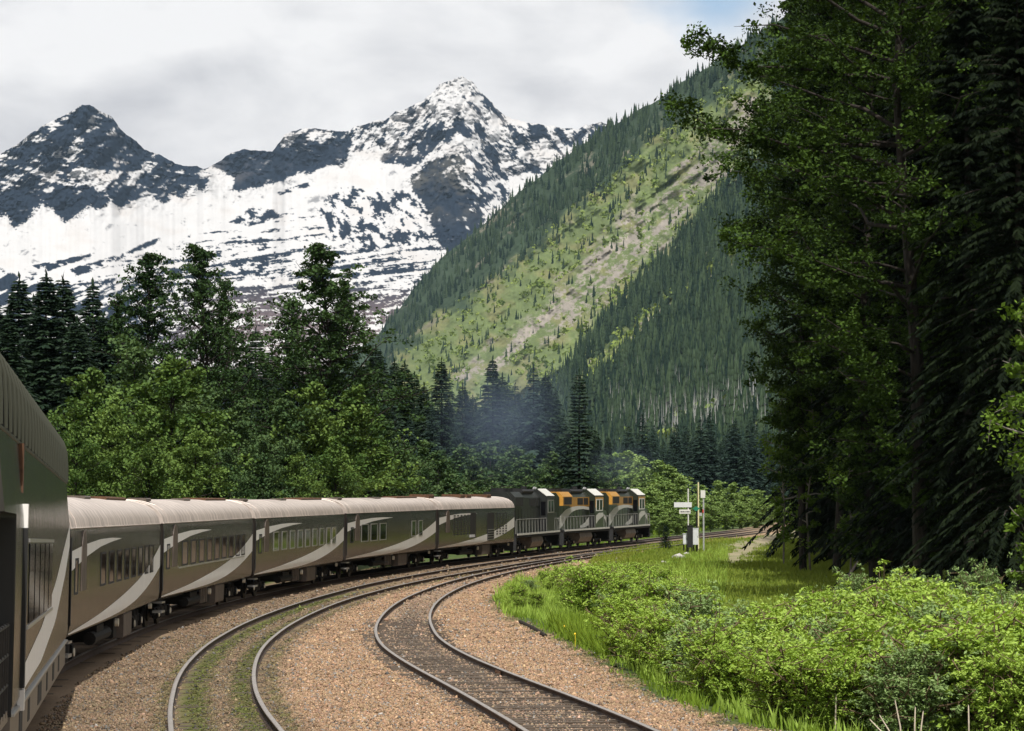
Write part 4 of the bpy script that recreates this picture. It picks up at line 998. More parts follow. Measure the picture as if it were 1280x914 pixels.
for i, (x, y, d, k, lab) in enumerate([(978, 470, 190, 0, 'light green sapling at the left foot of the dark forest'), (1012, 462, 176, 1, 'light green sapling second along the foot of the forest'), (1062, 505, 160, 0, 'yellow green sapling in front of the dark trunks'), (1118, 540, 150, 1, 'small yellow green sapling half way along the forest foot'), (1286, 360, 96, 0, 'bright leaved sapling cut by the right edge of the picture')]):
    tree_at('birch_sapling', 'sapling%d' % k, 8, x, y, d, lab, 'sapling', 'saplings along the forest foot', 1.0)

# ------------------------------------------------------------------ bushes, grass, flowers in the foreground
for k in range(5):
    proto('willow%d' % k, broad_data(1.7, 1.15, 500 + k, nlimb=50, clumps=11, nleaf=24, leaf=.042, zlo=.0, zpk=.30, top=.80, rc=.15, upang=1.5, holes=.05, trunk_r=.008, flat=.6, asp=.46), LM['willow'] if k % 5 != 3 else LM['willowgrey'], M['stem'], 'foliage')
BUSH = [tuple(G(x, y, -.6)[:2]) for x, y in [(628, 764), (645, 782), (700, 781), (770, 790), (830, 815), (796, 838), (764, 836), (805, 866), (870, 891), (930, 912), (960, 935), (1420, 935), (1430, 795), (1330, 785), (1180, 775), (1120, 770), (1060, 768), (1010, 786), (955, 790), (910, 772), (880, 750), (840, 732), (770, 728), (700, 728), (640, 742)]]
BX = np.array(BUSH); x0, y0 = BX.min(0); x1, y1 = BX.max(0)
pts = []
for lo_, hi_, cnt, mind in ((y0, 75, 128, .55), (75, y1, 166, .62)):
    tries = got = 0
    while got < cnt and tries < 9000:
        tries += 1
        Y = math.exp(RNG.uniform(math.log(lo_), math.log(hi_))); X = RNG.uniform(x0, x1)
        if sdist(np.array([X]), np.array([Y]), BUSH)[0] < .12: continue
        if all((X - a) ** 2 + ((Y - b) * .6) ** 2 > mind ** 2 for a, b in pts): pts.append((X, Y)); got += 1
for i, (X, Y) in enumerate(pts):
    edge = sdist(np.array([X]), np.array([Y]), BUSH)[0]
    s = (.68 + .24 * min(edge, 2.0)) * RNG.uniform(.75, 1.35)
    px = CX + F * X / Y; g = float(gz(X, Y)) - .05
    lim = np.interp(px, [620, 650, 700, 800, 850, 900, 950, 1000, 1060, 1130, 1200, 1300], [742, 722, 706, 700, 713, 742, 758, 742, 720, 708, 722, 736])
    s = min(s, max(.16, (P(px, lim + (0 if px < 840 else 8), Y)[2] - g) / 2.1 * RNG.uniform(.58, 1.16)))
    lab, gr = ('light green willow bush in the thicket at the lower right corner', 'willow bushes of the lower right thicket') if px > 900 else ('light green willow bush in the clump on the bend beside the gravel', 'willow bushes on the bend')
    k = int(RNG.integers(0, 5))
    plant('willow_bush', 'willow%d' % k, X, Y, g, s, None, lab, 'bush', gr, RNG.uniform(1.0, 1.35) * (1 if s > .4 else 1.5), 'foliage', 'stems')
for x, y, d, lab in [(1000, 738, 92, 'willow bush with one long shoot rising over the meadow'), (1068, 712, 96, 'tall greyish willow bush below the forest edge'), (1135, 716, 94, 'tall willow bush in front of the dark forest foot'), (1222, 702, 88, 'tallest greyish willow bush against the dark forest, near the right edge'), (1280, 735, 82, 'tall willow bush cut by the right edge of the picture')]:
    p = P(x, y, d); g = float(gz(p[0], p[1])); plant('willow_bush', 'willow3', p[0], p[1], g, (p[2] - g) / 2.0, None, lab, 'bush', None, .8, 'foliage', 'stems')
p = G(832, 690, -.4); plant('small_spruce', 'spruce2', p[0], p[1], -.4, .115, None, 'small dark green fir bush left of the pale equipment cabinet', 'bush', None, 1.5)
p = G(735, 600, 0) if False else None

def blades(name, region, n, hgt, wid, material, label, flowers=0, dens=None, spread=.25):
    R_ = np.array(region); a, b = R_.min(0), R_.max(0); r = RNG
    X = r.uniform(a[0], b[0], n); Y = r.uniform(a[1], b[1], n)
    k = sdist(X, Y, region) > 0
    if dens is not None: k &= r.random(n) < dens(X, Y)
    X, Y = X[k], Y[k]; m = len(X)
    per = 4
    X = np.repeat(X, per) + r.normal(0, .06, m * per); Y = np.repeat(Y, per) + r.normal(0, .06, m * per); m = len(X)
    h = hgt * r.lognormal(0, .3, m); az = r.uniform(0, 6.28, m); ln = r.uniform(.05, .6, m) * spread / .25
    base = np.stack([X, Y, gz(X, Y) - .02], 1); w = np.stack([np.cos(az), np.sin(az), np.zeros(m)], 1) * (wid * r.uniform(.6, 1.3, m))[:, None]
    la = r.uniform(0, 6.28, m); tip = base + np.stack([np.cos(la) * ln * h, np.sin(la) * ln * h, h], 1); midp = base * .45 + tip * .55 + np.array([0, 0, .06]) * h[:, None]
    V = np.stack([base - w, base + w, midp + w * .8, tip, midp - w * .8], 1)
    Fs = np.arange(5 * m).reshape(m, 5)
    o = link(name, mesh_np(name, V.reshape(-1, 3), Fs, material, {'tint': np.repeat(np.clip(r.normal(.5, .25, m), 0, 1), 5)}))
    tag(o, label, 'grass', kind='stuff')
NEARG = [tuple(G(x, y, -.5)[:2]) for x, y in [(690, 796), (708, 788), (770, 787), (826, 812), (806, 834), (775, 832), (745, 826), (720, 816)]]
blades('grass', NEARG, 52000, .34, .016, LM['grass'], 'bright green tall grass between the gravel and the willow bushes')
EDGEG = [tuple(G(x, y, -.3)[:2]) for x, y in [(615, 752), (640, 730), (700, 722), (790, 716), (860, 690), (910, 684), (905, 745), (820, 800), (700, 795), (625, 772)]]
blades('grass', EDGEG, 22000, .36, .022, LM['willow'], 'rough grass and weeds at the gravel edge on the bend', dens=lambda X, Y: np.clip(.35 + fbm(X / 1.6, Y / 3, 3, 201) * 1.6, 0, 1))
MG = [(4.5, 125), (10, 112), (17, 110), (25, 140), (28, 205), (34, 300), (17, 262), (11, 235), (6, 200), (4, 160)]
blades('meadow_grass', MG, 60000, .20, .030, LM['drygrass'], 'short sunlit meadow grass between the bushes and the forest', dens=lambda X, Y: np.clip(.85 - 1.0 * sstep(-1.4, 1.0, np.maximum(sdist(X, Y, PATH), sdist(X, Y, PATH2)) + fbm(X / 1.3, Y / 2.2, 3, 3) * 3), 0, 1))
UNDER = [tuple(q) for q in BUSH]
blades('undergrowth', UNDER, 60000, .30, .020, LM['willow'], 'weeds and grass growing under the willow bushes')
BEYG = [tuple(G(x, y, -.4)[:2]) for x, y in [(818, 669), (900, 660), (1000, 648), (1010, 641), (900, 645), (810, 650)]]
blades('grass', BEYG, 14000, .55, .06, LM['grass'], 'tall bright grass beyond the far track')
_re = np.array(right_edge[2:-3]); _lo, _hi = _re.min(0) - 1.5, _re.max(0) + 1.5
blades('grass', [(_lo[0], _lo[1]), (_hi[0], _lo[1]), (_hi[0], _hi[1]), (_lo[0], _hi[1])], 150000, .20, .016, LM['grass'], 'ragged grass and weeds creeping over the edge of the gravel', dens=lambda X, Y: np.exp(-((sdist(X, Y, BAL) + .45) / .32) ** 2) * np.clip(.3 + fbm(X / .8, Y / 1.6, 3, 211) * 1.5, 0, 1))
# yellow flowers
r = RNG
def flower(x, y, z, s): return [(x + s * math.cos(a), y + s * .3 * math.sin(a), z + s * math.sin(a)) for a in (0, 1.05, 2.1, 3.14, 4.19, 5.24)]
fl = [G(x + r.normal(0, 26), y + r.normal(0, 9), -.3) for x, y in [(740, 800)] * 12 + [(765, 812)] * 10 + [(715, 802)] * 5]
fl += [G(r.uniform(960, 1060), r.uniform(690, 725), -.4) for _ in range(40)]
proto_f = None
for q in [f_ for f_ in fl if gball(f_[0], f_[1]) < .05][:24]:
    if proto_f is None:
        b = MB(); b.tube([(0, 0, 0), (.01, 0, .30)], .006, 5); b.add(flower(0, 0, .32, .028) + [(0, -.02, .32)], [(i, (i + 1) % 6, 6) for i in range(6)]); b.add(flower(0, .02, .31, .025), [(0, 1, 2, 3, 4, 5)])
        proto_f = b.build('wild_flower', M['flower']); o = proto_f
    else: o = link('wild_flower', proto_f.data)
    o.location = (q[0], q[1], float(gz(q[0], q[1]))); o.rotation_euler = (0, 0, r.uniform(-.6, .6)); o.scale = (1, 1, r.uniform(.8, 1.2))
    tag(o, 'yellow wild flower in the bright tall grass beside the gravel', 'flower', 'yellow flowers in the grass')
# broken stakes in the bushes, log, boulders
for x, y, d, h, lx, lab in [(1128, 905, 50.5, .55, -.12, 'tallest bleached broken stake in the bushes at the lower right'), (1143, 902, 50.6, .38, .02, 'upright short bleached stub right of the tallest broken stake'), (1150, 906, 50.4, .36, .06, 'rightmost bleached stub of the broken stake cluster'), (1116, 908, 50.3, .32, -.22, 'leaning bleached stake left of the tallest broken stake'), (1108, 909, 50.2, .26, -.28, 'lowest leaning bleached stake of the cluster'), (1211, 898, 51, .36, 0, 'single bleached stub alone right of the stake cluster'), (1044, 884, 52, .36, .02, 'single bleached stub alone left of the stake cluster')]:
    p = P(x, y, d); p = P(x, y + 8, d)
    b = MB().tube([(0, 0, min(-.7, gz(p[0], p[1]) - p[2])), (lx * .3, 0, h * .1), (lx, .02, h * .9), (lx * 1.06, .02, h)], [.015, .014, .011, .003], 7)
    o = b.build('broken_stake', M['dead']); o.location = p; tag(o, lab, 'stake', 'bleached stakes in the bushes')
def log_(pts, rad, lab):
    c = np.mean(pts, 0); b = MB().tube([tuple(np.array(p) - c) for p in pts], rad, 8); o = b.build('fallen_log', M['bark']); o.location = c; tag(o, lab, 'log')
q = [G(x, y, -.2) for x, y in [(650, 778), (668, 787), (682, 796)]]; log_([(a[0], a[1], float(gz(a[0], a[1])) + .06) for a in q], [.06, .07, .05], 'grey fallen branch lying on the gravel below the bend bushes')
q = [G(x, y, -.2) for x, y in [(700, 726), (730, 720), (758, 714)]]; log_([(a[0], a[1], float(gz(a[0], a[1])) + .08) for a in q], [.05, .08, .06], 'dark fallen branch on the gravel near the front locomotives')
q = [P(1055, 730, 118), P(1066, 712, 119), P(1072, 702, 120)]; log_(q, [.07, .06, .03], 'dark leaning dead branch at the meadow edge by the forest')
def rock(x, y, s, seed, lab, flat=.6):
    rr_ = np.random.default_rng(seed); g = G(x, y, -.3)
    import bmesh
    bm = bmesh.new(); bmesh.ops.create_icosphere(bm, subdivisions=2, radius=1)
    for v in bm.verts:
        n = perlin(v.co.x * 1.3 + seed, v.co.y * 1.3 + v.co.z * .9, 5); v.co *= (1 + .35 * n); v.co.z *= flat
    me = bpy.data.meshes.new('boulder'); bm.to_mesh(me); bm.free(); me.materials.append(M['stone'])
    o = link('boulder', me, None, (g[0], g[1], float(gz(g[0], g[1])) + s * .2)); o.scale = (s, s, s); tag(o, lab, 'rock')
rock(848, 694, .55, 3, 'pale boulder in the grass below the equipment cabinet')
rock(858, 690, .35, 7, 'smaller pale boulder right of the one below the cabinet')
rock(830, 700, .28, 9, 'small pale rock left of the boulder below the cabinet')
# ------------------------------------------------------------------ train
def along(side, rear, front):
    """place a car on the right-side line between two points: centre of its floor, heading"""
    a, b = np.array(rear, float), np.array(front, float); t = (b - a) / np.linalg.norm(b - a)
    n = np.array([-t[1], t[0]]); c = (a + b) / 2 + n * 1.54
    return (c[0], c[1]), math.atan2(t[1], t[0]) - math.pi / 2, np.linalg.norm(b - a)
SEC = [(1.40, .98), (1.50, 1.04), (1.54, 1.25), (1.54, 3.15), (1.51, 3.36)]
RSEC = [(1.52, 3.36), (1.47, 3.56), (1.33, 3.76), (1.08, 3.92), (.70, 4.03), (.35, 4.075), (0, 4.09)]
def side_x(z):
    return float(np.interp(z, [p[1] for p in SEC], [p[0] for p in SEC]))
def strip(name, lower, upper, L, par, material, prof=side_x, th=.006, sgn=1):
    """painted stripe: a thin sheet hugging the side between two curves z(y)"""
    V, Fs = [], []; n = len(lower); kk = 6
    for i in range(n):
        for k in range(kk):
            y = lower[i][0] + (upper[i][0] - lower[i][0]) * k / (kk - 1); z = lower[i][1] + (upper[i][1] - lower[i][1]) * k / (kk - 1)
            V.append((sgn * (prof(z) + th), y, z))
    for i in range(n - 1):
        for k in range(kk - 1):
            q = (i * kk + k, (i + 1) * kk + k, (i + 1) * kk + k + 1, i * kk + k + 1); Fs.append(q if sgn > 0 else q[::-1])
    return MB().add(V, Fs).build(name, material, par, True)
def bogie(par, y, wr=.46, wb=2.6, name='bogie'):
    b = MB(); h = wb / 2
    for s in (-1, 1):
        b.box((s * 1.02 - .07, y - h - .45, .42), (s * 1.02 + .07, y + h + .45, .66), .03)
        b.box((s * 1.02 - .10, y - .5, .30), (s * 1.02 + .10, y + .5, .48), .03)
        for e in (-1, 1): b.box((s * 1.06 - .10, y + e * h - .17, .30), (s * 1.06 + .10, y + e * h + .17, .64), .04); b.tube([(s * 1.0, y + e * .45, .35), (s * 1.0, y + e * .45, .8)], .13, 8)
    b.box((-1.0, y - .35, .5), (1.0, y + .35, .85))
    bg = b.build(name, M['under'], par)
    for e in (-1, 1):
        w = MB()
        for s in (-1, 1):
            w.cyl_x(s * .72 - .05, s * .72 + .05, y + e * h, wr, wr, 24); w.cyl_x(s * .80 - .04, s * .80 + .03, y + e * h, wr, wr * .55, 16)
        w.cyl_x(-.72, .72, y + e * h, wr, .08, 8); w.build('wheelset', M['wheel'], bg, True)
        MB().cyl_x(1.13, 1.19, y + e * h, wr, .10, 12).build('bearing_cap', M['cap'], bg, True)
    return bg
def window(par, y0, y1, z0, z1, xf=side_x, frame=True, trim=False, pane='glass'):
    x = xf((z0 + z1) / 2)
    f = MB(); t = .05
    for s in (1,):
        X0, X1 = (x - .01, x + .016) if s > 0 else (-x - .016, -x + .01)
        f.box((X0, y0 - t, z0 - t), (X1, y1 + t, z0)); f.box((X0, y0 - t, z1), (X1, y1 + t, z1 + t)); f.box((X0, y0 - t, z0), (X1, y0, z1)); f.box((X0, y1, z0), (X1, y1 + t, z1))
    fo = f.build('window', M['trim'] if trim else M['seal'], par)
    g = MB()
    for s in (1,):
        X0, X1 = (x - .012, x + .006) if s > 0 else (-x - .006, -x + .012); g.box((X0, y0, z0), (X1, y1, z1))
    g.build('pane', M[pane], fo)
    return fo
def swooshes(par, L, v=lambda u: (0, 0)):
    U = np.linspace(0, 1, 26); z0, z1 = 1.06, 3.34
    lo = np.interp(U, [0, .25, .47, .62, .75, .88, 1], [0, .005, .02, .07, .15, .27, .43]); hi = np.interp(U, [0, .25, .47, .62, .75, .88, 1], [.012, .09, .19, .28, .38, .53, .73])
    k = np.ones(5) / 5
    sm = lambda a: np.concatenate([a[:2], np.convolve(a, k, 'valid'), a[-2:]])
    lo, hi = sm(lo), sm(hi)
    y = -L / 2 + .02 + (L - .04) * U
    for s in (1,):
        strip('stripe', [(y[i], z0 + (z1 - z0) * lo[i]) for i in range(26)], [(y[i], z0 + (z1 - z0) * hi[i]) for i in range(26)], L, par, M['swoosh'], sgn=s)
        U2 = np.linspace(0, .47, 16); l2 = np.interp(U2, [0, .12, .25, .36, .47], [.60, .715, .80, .84, .865]); h2 = np.interp(U2, [0, .12, .25, .36, .47], [.79, .845, .88, .885, .868])
        y2 = -L / 2 + .02 + (L - .04) * U2
        strip('stripe', [(y2[i], z0 + (z1 - z0) * l2[i]) for i in range(16)], [(y2[i], z0 + (z1 - z0) * h2[i]) for i in range(16)], L, par, M['swoosh'], sgn=s)
def arched_door(par, yc, z0=1.95, z1=3.30, w=.52, mt='boxtan'):
    pts = [(yc - w, z0), (yc + w, z0), (yc + w, z1 - w * .8)] + [(yc + w * math.cos(a), z1 - w * .8 + w * .8 * math.sin(a)) for a in np.linspace(.3, math.pi - .3, 7)] + [(yc - w, z1 - w * .8)]
    b = MB(); b.extrude_x(pts, 1.50, 1.565)
    d = b.build('door_panel', M[mt], par)
    return d
def coach(rear, front, label, kind='day', seed=0):
    gap = .42
    a, b_ = np.array(rear, float), np.array(front, float); t = (b_ - a) / np.linalg.norm(b_ - a); a, b_ = a + t * gap, b_ - t * gap
    (cx_, cy_), rz, L = along(None, a, b_)
    e = empty('passenger_coach', (cx_, cy_, float(zr(cy_))), rz); tag(e, label, 'train car', 'coaches of the brown passenger train')
    za, zb = float(zr(a[1])), float(zr(b_[1])); e.rotation_euler = (math.atan2(zb - za, L), math.radians(.8), rz)
    h = L / 2
    full = [(x, z) for x, z in SEC] + [(x, z) for x, z in RSEC[1:]] + [(-x, z) for x, z in RSEC[-2:0:-1]] + [(-x, z) for x, z in SEC[::-1]]
    bm = MB(); sec = SEC + [(-x, z) for x, z in SEC[::-1]]
    bm.extrude_y(sec, -h, h); body = bm.build('body', M['coach'], e, True)
    rs = MB(); inner = [(x, z) for x, z in RSEC] + [(-x, z) for x, z in RSEC[-2::-1]]
    rs.extrude_y(inner, -h - .03, h + .03); roof = rs.build('roof', M['coach_roof'], e, True)
    d = MB().box((-1.555, -h, 3.345), (1.555, h, 3.375), .008); d.build('drip_rail', M['coach_roof'], e)
    for s in (-1, 1):
        dd = MB().box((-.62, min(s * h, s * (h + gap)), 1.05), (.62, max(s * h, s * (h + gap)), 3.35), .05); dd.box((-1.25, min(s * h, s * (h + .12)), 1.2), (-.75, max(s * h, s * (h + .12)), 3.2)); dd.box((.75, min(s * h, s * (h + .12)), 1.2), (1.25, max(s * h, s * (h + .12)), 3.2))
        dd.build('gangway', M['seal'], e)
    # end frames: dark edge strips at both ends of the side
    for s in (-1, 1):
        MB().box((1.50, s * h - (.10 if s > 0 else 0), 1.25), (1.552, s * h + (.10 if s < 0 else 0), 3.15)).build('end_post', M['seal'], e)
    swooshes(e, L)
    arched_door(e, -h + 2.7)
    Y = lambda u: -h + u * L
    if kind == 'day':
        for u in (.20, .285, .37, .455, .54, .625, .71, .795, .865)[(1 if seed == 0 else 0):]: window(e, Y(u) - .62, Y(u) + .62, 1.98, 2.70, trim=(seed == 2))
        window(e, Y(.045) - .3, Y(.045) + .3, 1.95, 2.65)
        if seed == 1:
            s_ = MB().box((1.535, Y(.15), 1.86), (1.565, Y(.88), 1.90)); s_.build('window_sill', M['trim'], e)
    elif kind == 'lounge':
        for u in (.18, .275, .37): window(e, Y(u) - .95, Y(u) + .75, 1.9, 2.72, trim=True)
        for u in (.715, .80): window(e, Y(u) - .55, Y(u) + .65, 1.95, 2.75, trim=True)
        window(e, Y(.05) - .3, Y(.05) + .3, 1.9, 2.6)
    else:
        for (u0, u1, z0, z1) in ((.17, .38, 1.75, 3.05), (.73, .90, 1.6, 3.1)):
            n = 9; nc = 5 if u0 < .5 else 4
            for q in range(nc):
                g = MB()
                for k in range(n):
                    ya = Y(u0) + (Y(u1) - Y(u0)) * (q / nc) + .12; yb = ya + .55; zz = z0 + (z1 - z0) * k / n
                    g.box((1.53, ya, zz), (1.556, yb, zz + .085))
                g.build('louvre_grille', M['seal'], e)
        dr = MB().box((1.50, Y(.385), 1.5), (1.552, Y(.455), 3.1)); dr.build('door_opening', M['black'], e)
        dr = MB().box((1.50, Y(.61), 1.25), (1.556, Y(.70), 3.05)); do = dr.build('door_opening', M['black'], e)
        ld = MB()
        for k in range(5): ld.box((1.56, Y(.615), 1.3 + k * .16), (1.60, Y(.70), 1.34 + k * .16))
        ld.build('ladder', M['trim'], do)
        sg = MB().box((1.556, Y(.375), 1.55), (1.575, Y(.44), 1.72)); sg.build('notice_plate', M['signface'], e)
    # underframe
    u = MB().box((-1.1, -h + .3, .86), (1.1, h - .3, 1.06)); r = random.Random(seed + 3)
    for ya, yb, za_ in ((-4.4, -2.6, .5), (.2, 1.0, .38), (4.6, 5.6, .45)): u.box((-1.3, ya, za_), (1.3, yb, .95), .05)
    u.tube([(1.2, -5.2, .62), (1.2, -1.0, .62)], .16, 10)
    u.build('underframe', M['under'], e)
    tb = MB().box((-1.4, 1.6, .34), (1.44, 4.2, 1.0), .04); tb.build('equipment_box', M['boxtan'], e)
    if seed in (1, 2, 3):
        for k in range(4): MB().box((1.30, -1.9 + k * .5, .45), (1.36, -1.72 + k * .5, 1.0)).build('drain_pipe', M['boxtan'], e)
    lm = MB().cyl_x(1.30, 1.40, .6, .80, .11, 12); lm.build('bearing_cap', M['cap'], e, True)
    lm = MB().cyl_x(1.30, 1.40, h - 1.2, .86, .09, 12); lm.build('bearing_cap', M['cap'], e, True)
    bogie(e, -h + 3.3); bogie(e, h - 3.3)
    st = MB().box((1.2, -h + .25, .55), (1.5, -h + .95, .62)).box((1.2, -h + .25, .85), (1.5, -h + .95, .9)); st.build('step', M['trim'], e)
    # roof fittings
    if kind == 'power':
        for yy in (-h + 1.6, -1.5, 0.6, h - 5.2): MB().box((-.5, yy - .7, 4.02), (.75, yy + .7, 4.25), .05).build('roof_vent', M['rust'], e)
    else:
        MB().box((-.35, h - 7.5, 4.05), (.55, h - 1.0, 4.15), .04).build('roof_vent', M['rust'], e); MB().box((.2, -h + 1.2, 4.03), (.8, -h + 2.3, 4.14), .03).build('roof_hatch', M['boxtan'], e); MB().box((.1, -1.0, 4.04), (.6, .6, 4.13), .03).build('roof_hatch', M['boxtan'], e)
    rb = MB()
    for yy in (-h + .05, -h + 1.2, h - .05):
        arc = [(x + .004, z + .004) for x, z in RSEC] 
        rb.tube([(x, yy, z) for x, z in arc] + [(-x, yy, z) for x, z in arc[-2::-1]], .012, 5)
    rb.build('roof_seam', M['coach_roof'], e)
    em = MB().tube([(1.1 * math.cos(a_), h + .02, 3.45 + .5 * math.sin(a_)) for a_ in np.linspace(.1, math.pi - .1, 10)], .05, 6); em.build('end_hoop', M['rust'], e)
    return e
S_ = SIDE
coach(S_[1], S_[2], 'brown coach nearest the tall dome car, its windows narrowed by the steep view', 'day', 0)
coach(S_[2], S_[3], 'brown coach second beyond the dome car, with a pale sill line under its windows', 'day', 1)
coach(S_[3], S_[4], 'brown coach with bright framed windows, middle of the five low coaches', 'day', 2)
coach(S_[4], S_[5], 'greenish reflecting coach with three windows, a blank wall, then two more', 'lounge', 3)
coach(S_[5], S_[6], 'short looking power car with louvred grilles and dark doorways, behind the locomotives', 'power', 4)

# near double-deck dome car
def dome_car():
    a, b_ = np.array((-5.49, 30.)), np.array((-9.42, 59.4)); (cx_, cy_), rz, L = along(None, a, b_)
    e = empty('dome_car', (cx_, cy_, 0.0), rz); h = L / 2
    e.rotation_euler = (math.atan2(-.0152 * L, L), math.radians(.8), rz); e.location.z = .0152 * L / 2
    tag(e, 'tall double-deck dome car with ribbed dark upper windows, cut by the left edge', 'train car', 'coaches of the brown passenger train')
    side = [(1.50, .97), (1.55, 1.1), (1.555, 2.4), (1.55, 3.35), (1.50, 3.78), (1.46, 4.28)]
    sx_ = lambda z: float(np.interp(z, [p[1] for p in side], [p[0] for p in side]))
    ve = -h + 3.0                                                # open rear vestibule ends here
    b = MB(); b.extrude_y(side + [(-x, z) for x, z in side[::-1]], ve, h); b.build('body', M['nearcoach'], e, True)
    b = MB(); up = [(x, z) for x, z in side if z >= 3.3]; b.extrude_y(up + [(-x, z) for x, z in up[::-1]], -h, ve - .002); b.build('upper_overhang', M['nearcoach'], e, True)
    dome = [(1.46, 4.28), (1.455, 4.60), (1.43, 4.90), (1.36, 5.12), (1.20, 5.30), (.9, 5.42), (.45, 5.49), (0, 5.50)]
    b = MB(); b.extrude_y(dome + [(-x, z) for x, z in dome[-2::-1]], -h, h - .15); b.build('dome_glass', M['dome'], e, True)
    rb = MB()
    for y in np.linspace(-h + .1, h - .2, 26):
        arc = dome; rb.tube([(x + .012, y, z + .01) for x, z in arc] + [(-x - .012, y, z + .01) for x, z in arc[-2::-1]], .032, 6)
    rb.build('dome_rib', M['domerib'], e, True)
    rl = MB().box((-1.475, -h, 4.25), (1.475, h, 4.30), .01); rl.build('dome_sill', M['domerib'], e)
    b = MB(); b.box((-1.5, ve + .3, .45), (1.515, h - .3, .965), .02); sk = b.build('skirt', M['skirt'], e)
    tr = MB().box((1.50, ve + .3, .955), (1.565, h - .3, .985)); tr.build('skirt_trim', M['trim'], e)
    for q, w in ((-8.4, .5), (-5.6, .35), (-1.2, .8), (2.4, .35), (6.0, .5), (9.5, .4)): MB().box((1.51, q - w, .55), (1.522, q + w, .85)).build('skirt_vent', M['black'], sk)
    # window group of the lower deck
    f = MB(); z0, z1 = 1.95, 3.0
    for k in range(5):
        y0 = h - 22.6 + k * 2.1; f.box((1.54, y0, z0), (1.568, y0 + 1.75, z1))
    w = f.build('window', M['glass'], e)
    f2 = MB().box((1.54, h - 22.9, z0 - .07), (1.575, h - 12.0, z0 - .02)).box((1.54, h - 22.9, z1 + .02), (1.575, h - 12.0, z1 + .07))
    f2.build('frame', M['trim'], w)
    # swoosh rising towards the front
    n = 22; U = np.linspace(0, 1, n); y = h - 24.0 + 23.9 * U
    lo = np.interp(U, [0, .3, .6, .85, 1], [1.12, 1.22, 1.62, 2.35, 2.95]); hi = np.interp(U, [0, .3, .6, .85, 1], [1.42, 1.75, 2.35, 3.02, 3.42])
    strip('stripe', list(zip(y, lo)), list(zip(y, hi)), L, e, M['swoosh'], sx_)
    # grab rail strip with white ends at the vestibule edge, doorway, railings
    gy = h - 24.4
    g = MB().box((1.52, gy - .16, 1.20), (1.60, gy + .16, 3.20)); s_ = g.build('door_post', M['black'], e)
    MB().box((1.52, gy - .13, 3.20), (1.603, gy + .13, 3.50)).build('post_end', M['swoosh'], s_); MB().box((1.52, gy - .13, .92), (1.603, gy + .13, 1.18)).build('post_end', M['swoosh'], s_)
    MB().box((1.465, gy - .12, 3.64), (1.53, gy + .12, 4.26)).build('rust_streak', M['rust'], e)
    MB().box((1.30, ve - .02, .97), (1.54, ve + .0, 3.3)).build('vestibule_wall', M['black'], e)
    dk = MB().box((-1.5, -h, .92), (1.5, ve, 1.05)); dk.build('platform', M['skirt'], e)
    rw = MB()
    for z in (1.35, 1.7, 2.05): rw.tube([(1.48, -h, z), (1.48, ve, z)], .025, 6)
    for yv in np.linspace(-h + .1, ve - .1, 6): rw.tube([(1.48, yv, 1.0), (1.48, yv, 2.08)], .025, 6)
    rw.build('railing', M['wheel'], e)
    MB().box((-.62, h, 1.0), (.62, h + .75, 3.2), .05).build('gangway', M['seal'], e)
    eh = MB().box((-1.35, h, .9), (1.40, h + .03, 5.0)); 
    bogie(e, h - 3.8); bogie(e, -h + 4.0)
    MB().box((-1.2, -h + 6, .3), (1.2, h - 6, .9)).build('underframe', M['under'], e)
    for z in (.62, .95): MB().cyl_x(1.30, 1.46, h + .12, z, .09, 12).build('bearing_cap', M['cap'], e, True)
    return e
dome_car()

M['rail_paint'] = mat('dull_handrail', (.20, .20, .18), .5)
